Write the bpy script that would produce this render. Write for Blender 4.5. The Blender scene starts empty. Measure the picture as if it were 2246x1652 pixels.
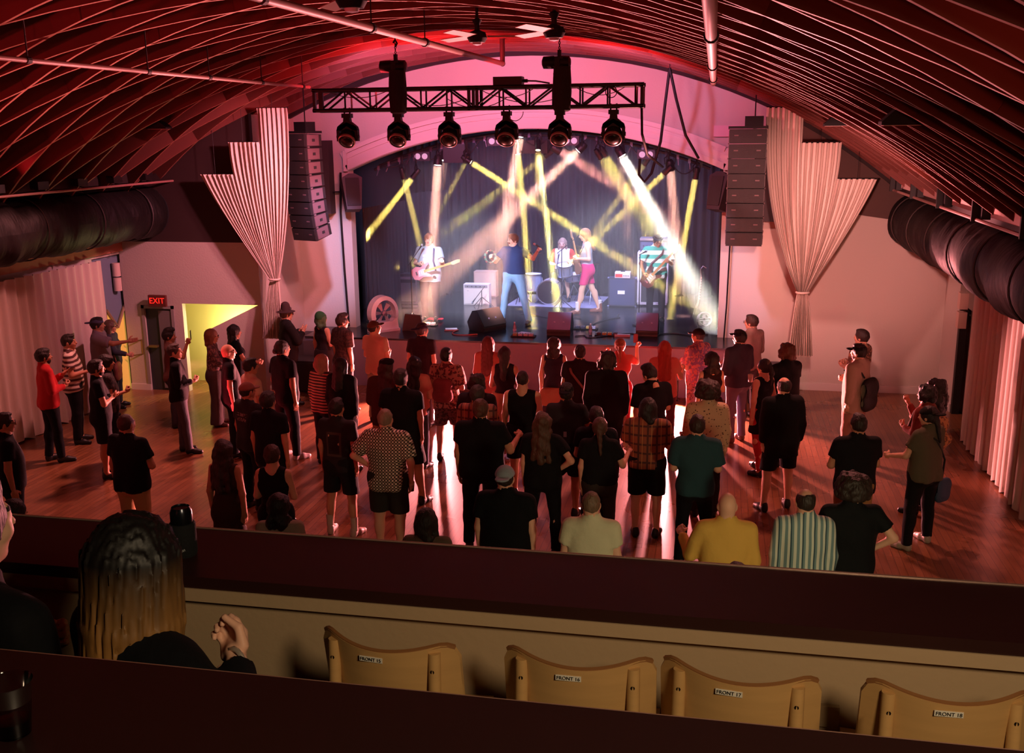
import bpy, math, random
import numpy as np
from mathutils import Matrix, Vector
random.seed(7); rng = np.random.default_rng(7)
S = bpy.context.scene
C = S.collection
PI = math.pi
# ---------------------------------------------------------------- camera
CAMZ = 4.851
def _basis(pitch=.2358715, yaw=.2004068, roll=-.0108172):
    cy, sy, cp, sp = math.cos(yaw), math.sin(yaw), math.cos(pitch), math.sin(pitch)
    f = Vector((-sy*cp, cy*cp, -sp)); r = Vector((cy, sy, 0)); u = Vector((-sy*sp, cy*sp, cp))
    cr, sr = math.cos(roll), math.sin(roll)
    return cr*r+sr*u, cr*u-sr*r, f
CR, CU, CF = _basis()
FPX = 2235.33
cam = bpy.data.cameras.new('camera'); camo = bpy.data.objects.new('camera', cam); C.objects.link(camo)
cam.sensor_fit = 'HORIZONTAL'; cam.sensor_width = 36; cam.lens = FPX/2246*36; cam.clip_start = .05; cam.clip_end = 200
camo.matrix_world = Matrix(((CR.x, CU.x, -CF.x, 0), (CR.y, CU.y, -CF.y, 0), (CR.z, CU.z, -CF.z, CAMZ), (0, 0, 0, 1)))
S.camera = camo
def at(x, y, X=None, Y=None, Z=None):
    "a point of the room from where it stands in the survey photograph and one known coordinate"
    d = CF+(x-1123)/FPX*CR-(y-826)/FPX*CU
    t = X/d.x if X is not None else Y/d.y if Y is not None else (Z-CAMZ)/d.z
    return Vector((d.x*t, d.y*t, CAMZ+d.z*t))
# ---------------------------------------------------------------- world, exposure, big lights
vs = S.view_settings; vs.view_transform = 'Standard'; vs.look = 'None'; vs.gamma = 1; vs.exposure = 0.0; vs.use_curve_mapping = False
cy = S.cycles; cy.use_denoising = True; cy.max_bounces = 5; cy.diffuse_bounces = 3; cy.glossy_bounces = 2
cy.transmission_bounces = 4; cy.volume_bounces = 0; cy.transparent_max_bounces = 6; cy.sample_clamp_indirect = 4; cy.sample_clamp_direct = 0
cy.caustics_reflective = False; cy.caustics_refractive = False
w = bpy.data.worlds.new('night'); S.world = w; w.use_nodes = True
w.node_tree.nodes['Background'].inputs[0].default_value = (.6, .3, .25, 1); w.node_tree.nodes['Background'].inputs[1].default_value = .01
def aim(o, frm, to):
    d = (Vector(to)-Vector(frm)); o.location = frm; o.rotation_euler = d.to_track_quat('-Z', 'Y').to_euler()
def spot(name, frm, to, power, col, deg, blend=.2, r=.04):
    l = bpy.data.lights.new(name, 'SPOT'); l.energy = power; l.color = col; l.spot_size = math.radians(deg); l.spot_blend = blend; l.shadow_soft_size = r
    o = bpy.data.objects.new(name, l); C.objects.link(o); aim(o, frm, to); return o
def area(name, frm, to, power, col, sx, sy=None, spread=180):
    l = bpy.data.lights.new(name, 'AREA'); l.energy = power; l.color = col; l.shape = 'RECTANGLE'; l.size = sx; l.size_y = sy or sx; l.spread = math.radians(spread)
    o = bpy.data.objects.new(name, l); C.objects.link(o); aim(o, frm, to); return o
def disk(name, frm, to, power, col, size, spread):
    o = area(name, frm, to, power, col, size, None, spread); o.data.shape = 'DISK'; return o
def point(name, loc, power, col, r=.05):
    l = bpy.data.lights.new(name, 'POINT'); l.energy = power; l.color = col; l.shadow_soft_size = r
    o = bpy.data.objects.new(name, l); C.objects.link(o); o.location = loc; return o
PHASE = .45; HAZE = .14; BEAMK_Y = 13.; BEAMK_W = 7.; WASH_E = 6.
FW = at(268, 1163, Z=4.0); FWX, FWY = FW.x, FW.y-.05
FP = at(60, 1290, Z=3.86); FPX2, FPY2 = FP.x-.25, FP.y+.05
RED = (1, .04, .06)
# red washes on the roof: along the left eaves rail and added fills over the truss, without fixtures
area('eaves_red_left', (-9.75, 13, 4.1), (-7.5, 13.6, 6.0), 40, RED, .15, 10., 150)
area('eaves_red_right', (2.75, 14, 4.1), (.5, 14.5, 6.0), 16, (1, .14, .06), .15, 9., 150)
area('ceiling_red_fill', (-4.4, 15.1, 5.56), (-4.9, 17.2, 6.4), 190, RED, 1.6, .15); area('ceiling_red_fill', (-1.9, 15.1, 5.56), (-1.6, 16.8, 6.3), 100, RED, 1.4, .15)
# pink and violet on the stage wall, from added spots behind the unlit truss
for x in (-6.6, -4.6, -2.6, -.6): spot('front_wash_pink', (min(max(x, -5.9), -1.2), 15.25, 5.35), (x, 19.6, 6.1 if -6 < x < -1 else 5.4), 115, (1, .37, .66), 72, .8, .1)
for x in (-5.4, -1.8): spot('front_wash_violet', (x, 15.25, 5.4), (x, 19.6, 6.2), 330, (.75, .45, 1), 82, .8, .1)
spot('drape_wash', (-5.3, 15.25, 5.25), (-9.0, 17.4, 3.4), 1250, (1, .3, .4), 70, .9, .1)  # added spot, turned aslant for pleat contrast
spot('drape_wash', (1.0, 9.5, 4.4), (1.9, 18.4, 3.0), 3300, (1, .37, .34), 34, .9, .1)  # added spot, more frontal to soften the pleats
spot('rib_red_fill', (-9.6, 3.5, 3.6), (-5.0, 13, 5.9), 700, RED, 75, .9, .1); spot('rib_red_fill', (2.6, 2.0, 3.9), (-.5, 12, 5.8), 150, (1, .13, .06), 75, .9, .1); spot('rib_red_fill', (-3.6, 3.5, 5.6), (-3.6, 13, 6.1), 260, RED, 90, .9, .1)  # added red fill that brightens the rib sides facing the viewer
spot('wall_wash', (-4.5, 15.25, 5.25), (-9.0, 18.5, 1.6), 800, (1, .38, .4), 60, .9, .1); spot('wall_wash', (-2.3, 15.25, 5.25), (2.6, 19.5, 1.6), 1000, (1, .42, .38), 60, .9, .1)  # added fill on the walls left and right of the stage
spot('column_wash', (-5.9, 15.25, 5.25), (-7.6, 19.6, 2.3), 1500, (.6, .55, 1), 24, .9, .1); spot('column_wash', (-1.25, 15.25, 5.25), (.3, 19.6, 2.0), 900, (.7, .6, 1), 20, .9, .1)  # added spots standing in for stage spill on the columns
# cool light on the band
area('stage_cool', (-3.6, 21.75, 4.9), (-3.6, 23.6, 1.0), 260, (.55, .55, 1), 5.5, .4, 120)
area('stage_cool_back', (-3.6, 23.2, 4.9), (-3.6, 24.4, 1.5), 110, (.42, .4, 1), 6, .5)
spot('band_key', (-5.2, 15.25, 5.25), (-5.0, 21.2, 1.5), 4200, (.78, .8, 1), 27, .8, .1); spot('band_key', (-2.2, 15.25, 5.25), (-2.2, 21.6, 1.5), 4200, (.78, .8, 1), 29, .8, .1)
# red floor washes shining into the crowd
spot('floor_wash', (-5.25, 18.2, .3), (-4.6, 8, .2), 7000, (1, .25, .25), 116, .6, .09)
spot('floor_wash', (-.85, 18.2, .3), (-.9, 8, .2), 10000, (1, .27, .27), 130, .5, .09)
# dim warm house light over the balcony
spot('house_lamp', (.85, .2, 5.15), (-.1, 2.4, 3.3), 140, (1, .74, .45), 120, .8, .2)
spot('under_balcony_lamp', (2.2, 3.3, 2.5), (.5, 8.6, 1.3), 400, (1, .8, .45), 62, .9, .15)
point('stair_lamp', (-9.2, 18.1, 1.1), 60, (1, .85, .4))
# soft red-pink ambient fill added under the roof for the dance floor
spot('ambient_fill', (-8.2, 14.6, 4.9), (-9.2, 11.8, .5), 800, (1, .3, .28), 100, .9, .15); spot('ambient_fill', (1.2, 14.2, 4.8), (.8, 10.8, 0), 560, (1, .3, .24), 84, .9, .15); spot('ambient_fill', (-3.6, 13.5, 5.7), (-3.6, 9.5, 0), 340, (1, .25, .24), 80, .9, .15)
# ---------------------------------------------------------------- materials
def lin(h):
    if not isinstance(h, str): return tuple(h)
    v = [int(h[i:i+2], 16)/255 for i in (0, 2, 4)]
    return tuple(c/12.92 if c <= .04045 else ((c+.055)/1.055)**2.4 for c in v)
MATS = {}
def mat(col, rough=.6, metal=0., emit=0., spec=.5, bump=0., bscale=60., var=0., vscale=8., alpha=1., trans=0., key='', stretch=None):
    k = (str(col), rough, metal, emit, spec, bump, bscale, var, vscale, alpha, trans, key, str(stretch))
    if k in MATS: return MATS[k]
    m = bpy.data.materials.new(key or 'surface'); m.use_nodes = True; n = m.node_tree; b = n.nodes['Principled BSDF']; c = (*lin(col), 1)
    b.inputs['Base Color'].default_value = c; b.inputs['Roughness'].default_value = rough; b.inputs['Metallic'].default_value = metal
    b.inputs['Specular IOR Level'].default_value = spec; b.inputs['Alpha'].default_value = alpha; b.inputs['Transmission Weight'].default_value = trans
    if emit: b.inputs['Emission Color'].default_value = c; b.inputs['Emission Strength'].default_value = emit
    if bump or var:
        tc = n.nodes.new('ShaderNodeTexCoord'); src = tc.outputs['Object']
        if stretch:
            mp = n.nodes.new('ShaderNodeMapping'); mp.inputs['Scale'].default_value = stretch; n.links.new(src, mp.inputs[0]); src = mp.outputs[0]
        if var:
            t = n.nodes.new('ShaderNodeTexNoise'); t.inputs['Scale'].default_value = vscale; t.inputs['Detail'].default_value = 4; n.links.new(src, t.inputs[0])
            mx = n.nodes.new('ShaderNodeMix'); mx.data_type = 'RGBA'; n.links.new(t.outputs[0], mx.inputs[0])
            mx.inputs[6].default_value = tuple(max(0, x*(1-var)) for x in c[:3])+(1,); mx.inputs[7].default_value = tuple(min(1, x*(1+var)) for x in c[:3])+(1,)
            n.links.new(mx.outputs[2], b.inputs['Base Color'])
        if bump:
            t = n.nodes.new('ShaderNodeTexNoise'); t.inputs['Scale'].default_value = bscale; n.links.new(src, t.inputs[0])
            bu = n.nodes.new('ShaderNodeBump'); bu.inputs['Strength'].default_value = bump; bu.inputs['Distance'].default_value = .02; n.links.new(t.outputs[0], bu.inputs['Height']); n.links.new(bu.outputs[0], b.inputs['Normal'])
    MATS[k] = m; return m
class NT:
    "tiny helper for node patterns in object coordinates"
    def __init__(s, name, rough=.8):
        s.m = bpy.data.materials.new(name); s.m.use_nodes = True; s.n = s.m.node_tree; s.b = s.n.nodes['Principled BSDF']; s.b.inputs['Roughness'].default_value = rough
        tc = s.n.nodes.new('ShaderNodeTexCoord'); sp = s.n.nodes.new('ShaderNodeSeparateXYZ'); s.n.links.new(tc.outputs['Object'], sp.inputs[0]); s.o = tc.outputs['Object']
        s.x, s.y, s.z = sp.outputs
    def put(s, i, v):
        if hasattr(v, 'links') or hasattr(v, 'is_linked'): s.n.links.new(v, i)
        else: i.default_value = v
    def m_(s, op, a, b=0., c=0.):
        q = s.n.nodes.new('ShaderNodeMath'); q.operation = op
        for i, v in zip(q.inputs, (a, b, c)): s.put(i, v)
        return q.outputs[0]
    def band(s, v, per, frac, ph=0.): return s.m_('LESS_THAN', s.m_('FRACT', s.m_('ADD', s.m_('DIVIDE', v, per), ph+50)), frac)
    def mix(s, f, a, b):
        q = s.n.nodes.new('ShaderNodeMix'); q.data_type = 'RGBA'; s.put(q.inputs[0], f)
        for i, v in ((6, a), (7, b)):
            if hasattr(v, 'is_linked'): s.n.links.new(v, q.inputs[i])
            else: q.inputs[i].default_value = (*lin(v), 1)
        return q.outputs[2]
    def noise(s, sc, det=2.): 
        q = s.n.nodes.new('ShaderNodeTexNoise'); q.inputs['Scale'].default_value = sc; q.inputs['Detail'].default_value = det; s.n.links.new(s.o, q.inputs[0]); return q.outputs[0]
    def voro(s, sc):
        q = s.n.nodes.new('ShaderNodeTexVoronoi'); q.inputs['Scale'].default_value = sc; s.n.links.new(s.o, q.inputs[0]); return q.outputs[0]
    def rect(s, x0, x1, z0, z1):
        f = s.m_('MULTIPLY', s.m_('GREATER_THAN', s.x, x0), s.m_('LESS_THAN', s.x, x1))
        return s.m_('MULTIPLY', f, s.m_('MULTIPLY', s.m_('GREATER_THAN', s.z, z0), s.m_('LESS_THAN', s.z, z1)))
    def out(s, c): s.n.links.new(c, s.b.inputs['Base Color']); return s.m
PAT = {}
def fabric(spec):
    "spec: colour[:pattern:colour2]"
    if spec in PAT: return PAT[spec]
    p = spec.split(':')
    if len(p) == 1: m = mat(p[0], .85, bump=.25, bscale=22, spec=.2, key='cloth')
    else:
        t = NT('cloth_'+p[1]); a, b = p[0], p[2]
        if p[1] == 'stripe': m = t.out(t.mix(t.band(t.z, float(p[3]) if len(p) > 3 else .075, .5), a, b))
        elif p[1] == 'vstripe':
            c = t.mix(t.band(t.x, .05, .5), a, b); m = t.out(t.mix(t.band(t.x, .1, .12, .3), c, p[3] if len(p) > 3 else b))
        elif p[1] == 'check':
            f1 = t.band(t.x, .036, .5); f2 = t.band(t.z, .036, .5); c = t.mix(f1, a, b); m = t.out(t.mix(t.m_('MULTIPLY', f1, f2), t.mix(t.m_('MAXIMUM', f1, f2), a, b), 'e8e0d0'))
        elif p[1] == 'plaid':
            c = t.mix(t.band(t.x, .11, .22), a, b); c2 = t.mix(t.band(t.z, .11, .22), c, b); m = t.out(t.mix(t.m_('MULTIPLY', t.band(t.x, .11, .06, .5), 1.), c2, 'c08a50'))
        elif p[1] == 'floral': m = t.out(t.mix(t.m_('GREATER_THAN', t.noise(24), .53), a, b))
        elif p[1] == 'dots': m = t.out(t.mix(t.m_('LESS_THAN', t.voro(26), .22), a, b))
        elif p[1] == 'print':   # framed picture on the back
            f = t.m_('MULTIPLY', t.rect(-.1, .1, 1.06, 1.36), t.m_('LESS_THAN', t.y, -.02)); g = t.rect(-.075, .075, 1.09, 1.33); c = t.mix(f, a, b); c = t.mix(t.m_('MULTIPLY', f, g), c, '08080a')
            k = t.m_('MULTIPLY', t.m_('MULTIPLY', f, g), t.m_('LESS_THAN', t.voro(14), .22)); m = t.out(t.mix(k, c, 'b9a98c'))
        elif p[1] == 'text':    # two rows of blocky print across the shoulders
            f = t.m_('MULTIPLY', t.rect(-.11, .11, 1.26, 1.38), t.m_('LESS_THAN', t.y, -.02)); g = t.m_('MULTIPLY', t.band(t.z, .06, .72), t.m_('GREATER_THAN', t.noise(45), .5)); m = t.out(t.mix(t.m_('MULTIPLY', f, g), a, b))
        elif p[1] == 'chest':   # print on the chest
            f = t.m_('MULTIPLY', t.rect(-.09, .09, 1.17, 1.36), t.m_('GREATER_THAN', t.y, .02)); m = t.out(t.mix(t.m_('MULTIPLY', f, t.m_('GREATER_THAN', t.noise(26), .47)), a, b))
        elif p[1] == 'sleeve':  # contrasting sleeves
            m = t.out(t.mix(t.m_('GREATER_THAN', t.m_('ABSOLUTE', t.x), .17), a, b))
        elif p[1] == 'badge':
            m = t.out(t.mix(t.m_('MULTIPLY', t.rect(-.02, .02, 1.1, 1.17), t.m_('LESS_THAN', t.y, 0.)), a, b))
    PAT[spec] = m; return m
# ---------------------------------------------------------------- mesh builder
def frame_for(d):
    d = Vector(d).normalized(); a = Vector((0, 0, 1)) if abs(d.z) < .95 else Vector((1, 0, 0)); x = a.cross(d).normalized(); y = d.cross(x); return x, y, d
class MB:
    def __init__(s): s.v = []; s.f = []; s.mi = []; s.m = 0
    def raw(s, vs, fs):
        o = len(s.v); s.v += [tuple(v) for v in vs]; s.f += [tuple(i+o for i in f) for f in fs]; s.mi += [s.m]*len(fs); return s
    def box(s, c, size, R=None):
        hx, hy, hz = (x/2 for x in size); vs = [Vector((sx*hx, sy*hy, sz*hz)) for sz in (-1, 1) for sy in (-1, 1) for sx in (-1, 1)]
        if R is not None: vs = [R@v for v in vs]
        c = Vector(c); return s.raw([v+c for v in vs], [(0, 2, 3, 1), (4, 5, 7, 6), (0, 1, 5, 4), (2, 6, 7, 3), (0, 4, 6, 2), (1, 3, 7, 5)])
    def b2(s, lo, hi): return s.box([(a+b)/2 for a, b in zip(lo, hi)], [abs(b-a) for a, b in zip(lo, hi)])
    def cyl(s, p0, p1, r0, r1=None, n=12, cap=True):
        r1 = r0 if r1 is None else r1; p0 = Vector(p0); p1 = Vector(p1); x, y, d = frame_for(p1-p0); vs = []
        for p, r in ((p0, r0), (p1, r1)): vs += [p+r*(math.cos(2*PI*i/n)*x+math.sin(2*PI*i/n)*y) for i in range(n)]
        fs = [(i, (i+1) % n, n+(i+1) % n, n+i) for i in range(n)]
        if cap: fs += [tuple(range(n-1, -1, -1)), tuple(range(n, 2*n))]
        return s.raw(vs, fs)
    def tube(s, pts, r, n=6, closed=False):
        P = [Vector(p) for p in pts]; m = len(P); vs = []; fs = []; px = None
        for i, p in enumerate(P):
            d = (P[(i+1) % m] if closed or i < m-1 else p)-(P[i-1] if closed or i > 0 else p)
            d.normalize(); x = (px-d*px.dot(d)) if px is not None else frame_for(d)[0]
            x = x.normalized() if x.length > 1e-6 else frame_for(d)[0]; y = d.cross(x); px = x; rr = r[i] if isinstance(r, (list, tuple)) else r
            vs += [p+rr*(math.cos(2*PI*k/n)*x+math.sin(2*PI*k/n)*y) for k in range(n)]
        for i in range(m if closed else m-1):
            a = i*n; b = ((i+1) % m)*n; fs += [(a+k, a+(k+1) % n, b+(k+1) % n, b+k) for k in range(n)]
        if not closed: fs += [tuple(range(n-1, -1, -1)), tuple(range((m-1)*n, m*n))]
        return s.raw(vs, fs)
    def lathe(s, prof, o=(0, 0, 0), ax=(0, 0, 1), n=20, closed=False):
        x, y, d = frame_for(ax); o = Vector(o); vs = []; fs = []; m = len(prof)
        for r, z in prof: vs += [o+d*z+max(r, 1e-4)*(math.cos(2*PI*k/n)*x+math.sin(2*PI*k/n)*y) for k in range(n)]
        for i in range(m if closed else m-1):
            j = (i+1) % m; fs += [(i*n+k, i*n+(k+1) % n, j*n+(k+1) % n, j*n+k) for k in range(n)]
        if not closed: fs += [tuple(range(n-1, -1, -1)), tuple(range((m-1)*n, m*n))]
        return s.raw(vs, fs)
    def prism(s, poly, o, ux, uy, un, t):
        "extrude a 2D outline by t along un"
        o, ux, uy, un = Vector(o), Vector(ux), Vector(uy), Vector(un); n = len(poly)
        a = [o+ux*p+uy*q for p, q in poly]; b = [v+un*t for v in a]
        return s.raw(a+b, [tuple(range(n-1, -1, -1)), tuple(range(n, 2*n))]+[(i, (i+1) % n, n+(i+1) % n, n+i) for i in range(n)])
    def ell(s, c, r, n=12, m=8, R=None):
        vs = []; fs = []; c = Vector(c)
        for i in range(m+1):
            a = PI*i/m
            for k in range(n):
                v = Vector((r[0]*math.sin(a)*math.cos(2*PI*k/n), r[1]*math.sin(a)*math.sin(2*PI*k/n), r[2]*math.cos(a))); vs.append(c+(R@v if R is not None else v))
        for i in range(m): fs += [(i*n+k, (i+1)*n+k, (i+1)*n+(k+1) % n, i*n+(k+1) % n) for k in range(n)]
        return s.raw(vs, fs)
    def sheet(s, fn, nu, nv, thick=None):
        P = [[Vector(fn(i/nu, j/nv)) for i in range(nu+1)] for j in range(nv+1)]
        vs = [p for row in P for p in row]; W = nu+1
        fs = [(j*W+i, j*W+i+1, (j+1)*W+i+1, (j+1)*W+i) for j in range(nv) for i in range(nu)]
        if thick:
            t = Vector(thick); N = len(vs); vs = vs+[v+t for v in vs]; fs = fs+[tuple(N+i for i in f[::-1]) for f in fs]
            for i in range(nu): fs += [(i+1, i, N+i, N+i+1), (nv*W+i, nv*W+i+1, N+nv*W+i+1, N+nv*W+i)]
            for j in range(nv): fs += [(j*W, (j+1)*W, N+(j+1)*W, N+j*W), ((j+1)*W+nu, j*W+nu, N+j*W+nu, N+(j+1)*W+nu)]
        return s.raw(vs, fs)
    def mesh(s, name, mats, smooth=None):
        me = bpy.data.meshes.new(name); me.from_pydata(s.v, [], s.f)
        for m in (mats if isinstance(mats, (list, tuple)) else [mats]): me.materials.append(m)
        if any(s.mi): me.polygons.foreach_set('material_index', s.mi)
        if smooth:
            me.polygons.foreach_set('use_smooth', [True]*len(s.f)); me.set_sharp_from_angle(angle=math.radians(smooth))
        me.update(); return me
    def build(s, name, mats, parent=None, smooth=35):
        return obj(name, s.mesh(name, mats, smooth), parent)
def obj(name, me, parent=None):
    o = bpy.data.objects.new(name, me); C.objects.link(o)
    if parent is not None: o.parent = parent
    return o
def tag(o, label=None, cat=None, group=None, kind=None):
    if label: o['label'] = label
    if cat: o['category'] = cat
    if group: o['group'] = group
    if kind: o['kind'] = kind
    return o
def thing(name, label, cat, loc=(0, 0, 0), rz=0., group=None):
    o = bpy.data.objects.new(name, None); C.objects.link(o); o.location = loc; o.rotation_euler = (0, 0, rz); o.empty_display_size = .1
    return tag(o, label, cat, group)
def struct(name, mb, m, parent=None, smooth=None):
    o = mb.build(name, m, parent, smooth)
    if parent is None: o['kind'] = 'structure'
    return o
def dup(root, loc, rz=None, label=None, group=None):
    def cp(o, par):
        c = o.copy(); C.objects.link(c); c.parent = par
        for ch in o.children: cp(ch, c)
        return c
    r = cp(root, None); r.location = loc
    if rz is not None: r.rotation_euler = (0, 0, rz)
    return tag(r, label, None, group)
def text(body, size, m, parent, M, name='lettering', ext=.0015):
    cu = bpy.data.curves.new(name, 'FONT'); cu.body = body; cu.size = size; cu.align_x = 'CENTER'; cu.align_y = 'CENTER'; cu.extrude = ext; cu.materials.append(m)
    q = bpy.data.objects.new('letters', cu); C.objects.link(q); bpy.context.view_layer.update()
    me = bpy.data.meshes.new_from_object(q.evaluated_get(bpy.context.evaluated_depsgraph_get())); bpy.data.objects.remove(q)
    if not me.materials: me.materials.append(m)
    o = obj(name, me, parent); o.matrix_local = M; return o
# ================================================================= the setting
WHITE = mat('b9b0a6', .75, bump=.15, bscale=30, key='painted_plaster'); BLACK = mat('08080a', .6, key='black_metal', spec=.3); DARK = mat('121214', .7, key='black_paint')
XL, XR, YW, YL = -11.2, 4.1, 19.6, 17.6
AX, AZ, RB = -3.7, -4.41, 10.68
def ceil_z(x, r=RB): return AZ+math.sqrt(max(r*r-(x-AX)**2, 0))
def wood_floor():
    t = NT('wood_floor', .3); br = t.n.nodes.new('ShaderNodeTexBrick'); mp = t.n.nodes.new('ShaderNodeMapping'); mp.inputs['Rotation'].default_value = (0, 0, PI/2); t.n.links.new(t.o, mp.inputs[0]); t.n.links.new(mp.outputs[0], br.inputs[0])
    br.inputs['Color1'].default_value = (*lin('8a5a3c'), 1); br.inputs['Color2'].default_value = (*lin('a06c48'), 1); br.inputs['Mortar'].default_value = (*lin('4a2c1e'), 1)
    br.inputs['Scale'].default_value = 1; br.inputs['Mortar Size'].default_value = .0025; br.inputs['Brick Width'].default_value = 1.1; br.inputs['Row Height'].default_value = .085
    mp2 = t.n.nodes.new('ShaderNodeMapping'); mp2.inputs['Scale'].default_value = (14, 1, 1); t.n.links.new(t.o, mp2.inputs[0]); no = t.n.nodes.new('ShaderNodeTexNoise'); no.inputs['Scale'].default_value = 3; no.inputs['Detail'].default_value = 5; t.n.links.new(mp2.outputs[0], no.inputs[0])
    mx = t.n.nodes.new('ShaderNodeMix'); mx.data_type = 'RGBA'; mx.blend_type = 'MULTIPLY'; mx.inputs[0].default_value = .5; t.n.links.new(br.outputs[0], mx.inputs[6]); t.n.links.new(no.outputs[0], mx.inputs[7]); t.n.links.new(mx.outputs[2], t.b.inputs['Base Color'])
    t.put(t.b.inputs['Roughness'], t.m_('MULTIPLY_ADD', t.noise(.9, 3), .08, .24)); return t.m
struct('floor', MB().b2((-12, -4, -.2), (5, 25.6, 0)), wood_floor())
m = MB()   # stage wall: two piers and the spandrel over the arched opening
OPL, OPR, OAX = -7.24, .05, -3.6
def arch_z(x, r=8.99): return -4.09+math.sqrt(max(r*r-(x-OAX)**2, 0))
def wall_strip(x0, x1, lo, hi, n): m.sheet(lambda u, v: (x0+(x1-x0)*u, YW, lo(x0+(x1-x0)*u)*(1-v)+hi(x0+(x1-x0)*u)*v), n, 1, (0, .25, 0))
wall_strip(-11.4, OPL, lambda x: 0, lambda x: ceil_z(x, 10.95), 14); wall_strip(OPR, 4.3, lambda x: 0, lambda x: ceil_z(x, 10.95), 14); wall_strip(OPL, OPR, arch_z, lambda x: ceil_z(x, 10.95), 40)
struct('wall_front', m, WHITE)
def arch_band(r0, r1, y0, y1, x0=-7.24, x1=.05, n=48):
    m = MB(); a0 = math.asin((x0-OAX)/r0); a1 = math.asin((x1-OAX)/r0); vs = []
    for i in range(n+1):
        a = a0+(a1-a0)*i/n
        for r, y in ((r0, y1), (r0, y0), (r1, y0), (r1, y1)): vs.append((OAX+r*math.sin(a), y, -4.09+r*math.cos(a)))
    fs = [(4*i+k, 4*i+(k+1) % 4, 4*i+4+(k+1) % 4, 4*i+4+k) for i in range(n) for k in range(4)]+[(0, 1, 2, 3), (4*n+3, 4*n+2, 4*n+1, 4*n)]
    return m.raw(vs, fs)
MOULD = mat('c9c0ba', .6, key='painted_moulding')
tr = struct('trim_1', arch_band(8.99, 9.36, 19.54, 19.62), MOULD)
arch_band(9.0, 9.1, 19.50, 19.56).build('inner_bead', MOULD, tr); arch_band(9.2, 9.26, 19.51, 19.56).build('fillet', MOULD, tr); arch_band(9.3, 9.38, 19.47, 19.56).build('outer_bead', MOULD, tr)
MB().b2((-7.32, 19.5, 4.12), (-7.24, 19.6, 4.52)).b2((.05, 19.5, 4.12), (.13, 19.6, 4.52)).build('end_return', MOULD, tr)
# ceiling: barrel deck and the lamella ribs below it
m = MB(); TH = [math.radians(a) for a in np.linspace(-46.5, 43.5, 37)]
m.sheet(lambda u, v: (AX+10.95*math.sin(TH[0]+(TH[-1]-TH[0])*u), -4+23.9*v, AZ+10.95*math.cos(TH[0]+(TH[-1]-TH[0])*u)), 36, 1, (0, 0, .15))
deck = mat('44201a', .8, var=.25, vscale=2, stretch=(1, 6, 1), key='stained_deck')
ceil = struct('ceiling', m, deck)
RIBSIDE = mat('5e2a20', .75, var=.2, vscale=3, key='stained_rib'); RIBEDGE = mat('8c5845', .6, key='pale_rib_edge')  # rib bottom edges lighter than the sides
STEP = math.radians(7.5); BAYS = .84; half = RB*STEP
def rib_mesh(sgn):
    m = MB(); L = math.hypot(2*half, BAYS); n = 6; dx, dy = half/(L/2), sgn*BAYS/2/(L/2); px, py = -dy, dx; w = .019; vs = []
    for i in range(n+1):
        t = (i/n-.5)*L*.992; a = t*dx/RB
        for s, r in ((-1, RB), (1, RB), (1, RB+.27), (-1, RB+.27)):
            aa = a+s*w*px/RB; vs.append((r*math.sin(aa), t*dy+s*w*py, r*math.cos(aa)-RB))
    for i in range(n):
        for k in range(4): m.m = 1 if k == 0 else 0; m.raw([], [(4*i+k, 4*i+4+k, 4*i+4+(k+1) % 4, 4*i+(k+1) % 4)])
    m.v = vs; m.m = 0; m.f += [(0, 1, 2, 3), (4*n+3, 4*n+2, 4*n+1, 4*n)]; m.mi += [0, 0]
    return m.mesh('lamella', [RIBSIDE, RIBEDGE], 30)
RM = {1: rib_mesh(1), -1: rib_mesh(-1)}
for k in range(-5, 6):
    th = math.radians(-.9)+k*STEP; fam = 1 if k % 2 == 0 else -1
    for j in range(4, 24):
        y = BAYS*(j+.5*(k % 2))+PHASE
        if y > 19.45 or y < 2.4: continue
        o = obj('lamella', RM[fam], ceil); o.location = (AX+RB*math.sin(th), y, AZ+RB*math.cos(th)); o.rotation_euler = (0, th, 0)
edge = mat('1c0f0e', .8, key='dark_timber')
m = MB(); m.sheet(lambda u, v: (AX+(RB-.05+.3*v)*math.sin(TH[0]+(TH[-1]-TH[0])*u), 19.36, AZ+(RB-.05+.3*v)*math.cos(TH[0]+(TH[-1]-TH[0])*u)), 36, 1, (0, .12, 0)); struct('trim_2', m, edge)
# side walls, with a deep doorway bay on the left and a recess on the right
struct('wall_left', MB().b2((XL-.3, -4, 0), (XL, 16.7, 3.3)).b2((XL-.3, 16.7, 2.66), (XL, 18, 3.3)).b2((XL-.3, 17.97, 0), (XL, 19.6, 3.3)), WHITE)
struct('wall_right', MB().b2((XR, -4, 0), (XR+.3, 16.75, 3.4)).b2((XR, 16.75, 2.6), (XR+.3, 18.35, 3.4)).b2((XR, 18.35, 0), (XR+.3, 19.7, 3.4)).b2((XR+.3, 16.6, 0), (XR+.4, 18.5, 2.7)), WHITE)
struct('wall_back', MB().b2((-12, -4.3, 0), (5, -4, 7)), mat('3a2a20', .8))
m = MB()   # the exit wall with its doorway and the stair opening
for x0, x1, z0, z1 in ((XL, -10.78, 0, 2.9), (-10.78, -10.22, 1.62, 2.9), (-10.22, -9.98, 0, 2.9), (-9.98, -8.36, 1.73, 2.9)): m.b2((x0, YL, z0), (x1, YL+.12, z1))
m.prism([(-9.56, 0), (-8.36, 0), (-8.36, 1.73), (-8.43, 1.73), (-9.46, 1.24)], (0, YL, 0), (1, 0, 0), (0, 0, 1), (0, 1, 0), .12)
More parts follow.
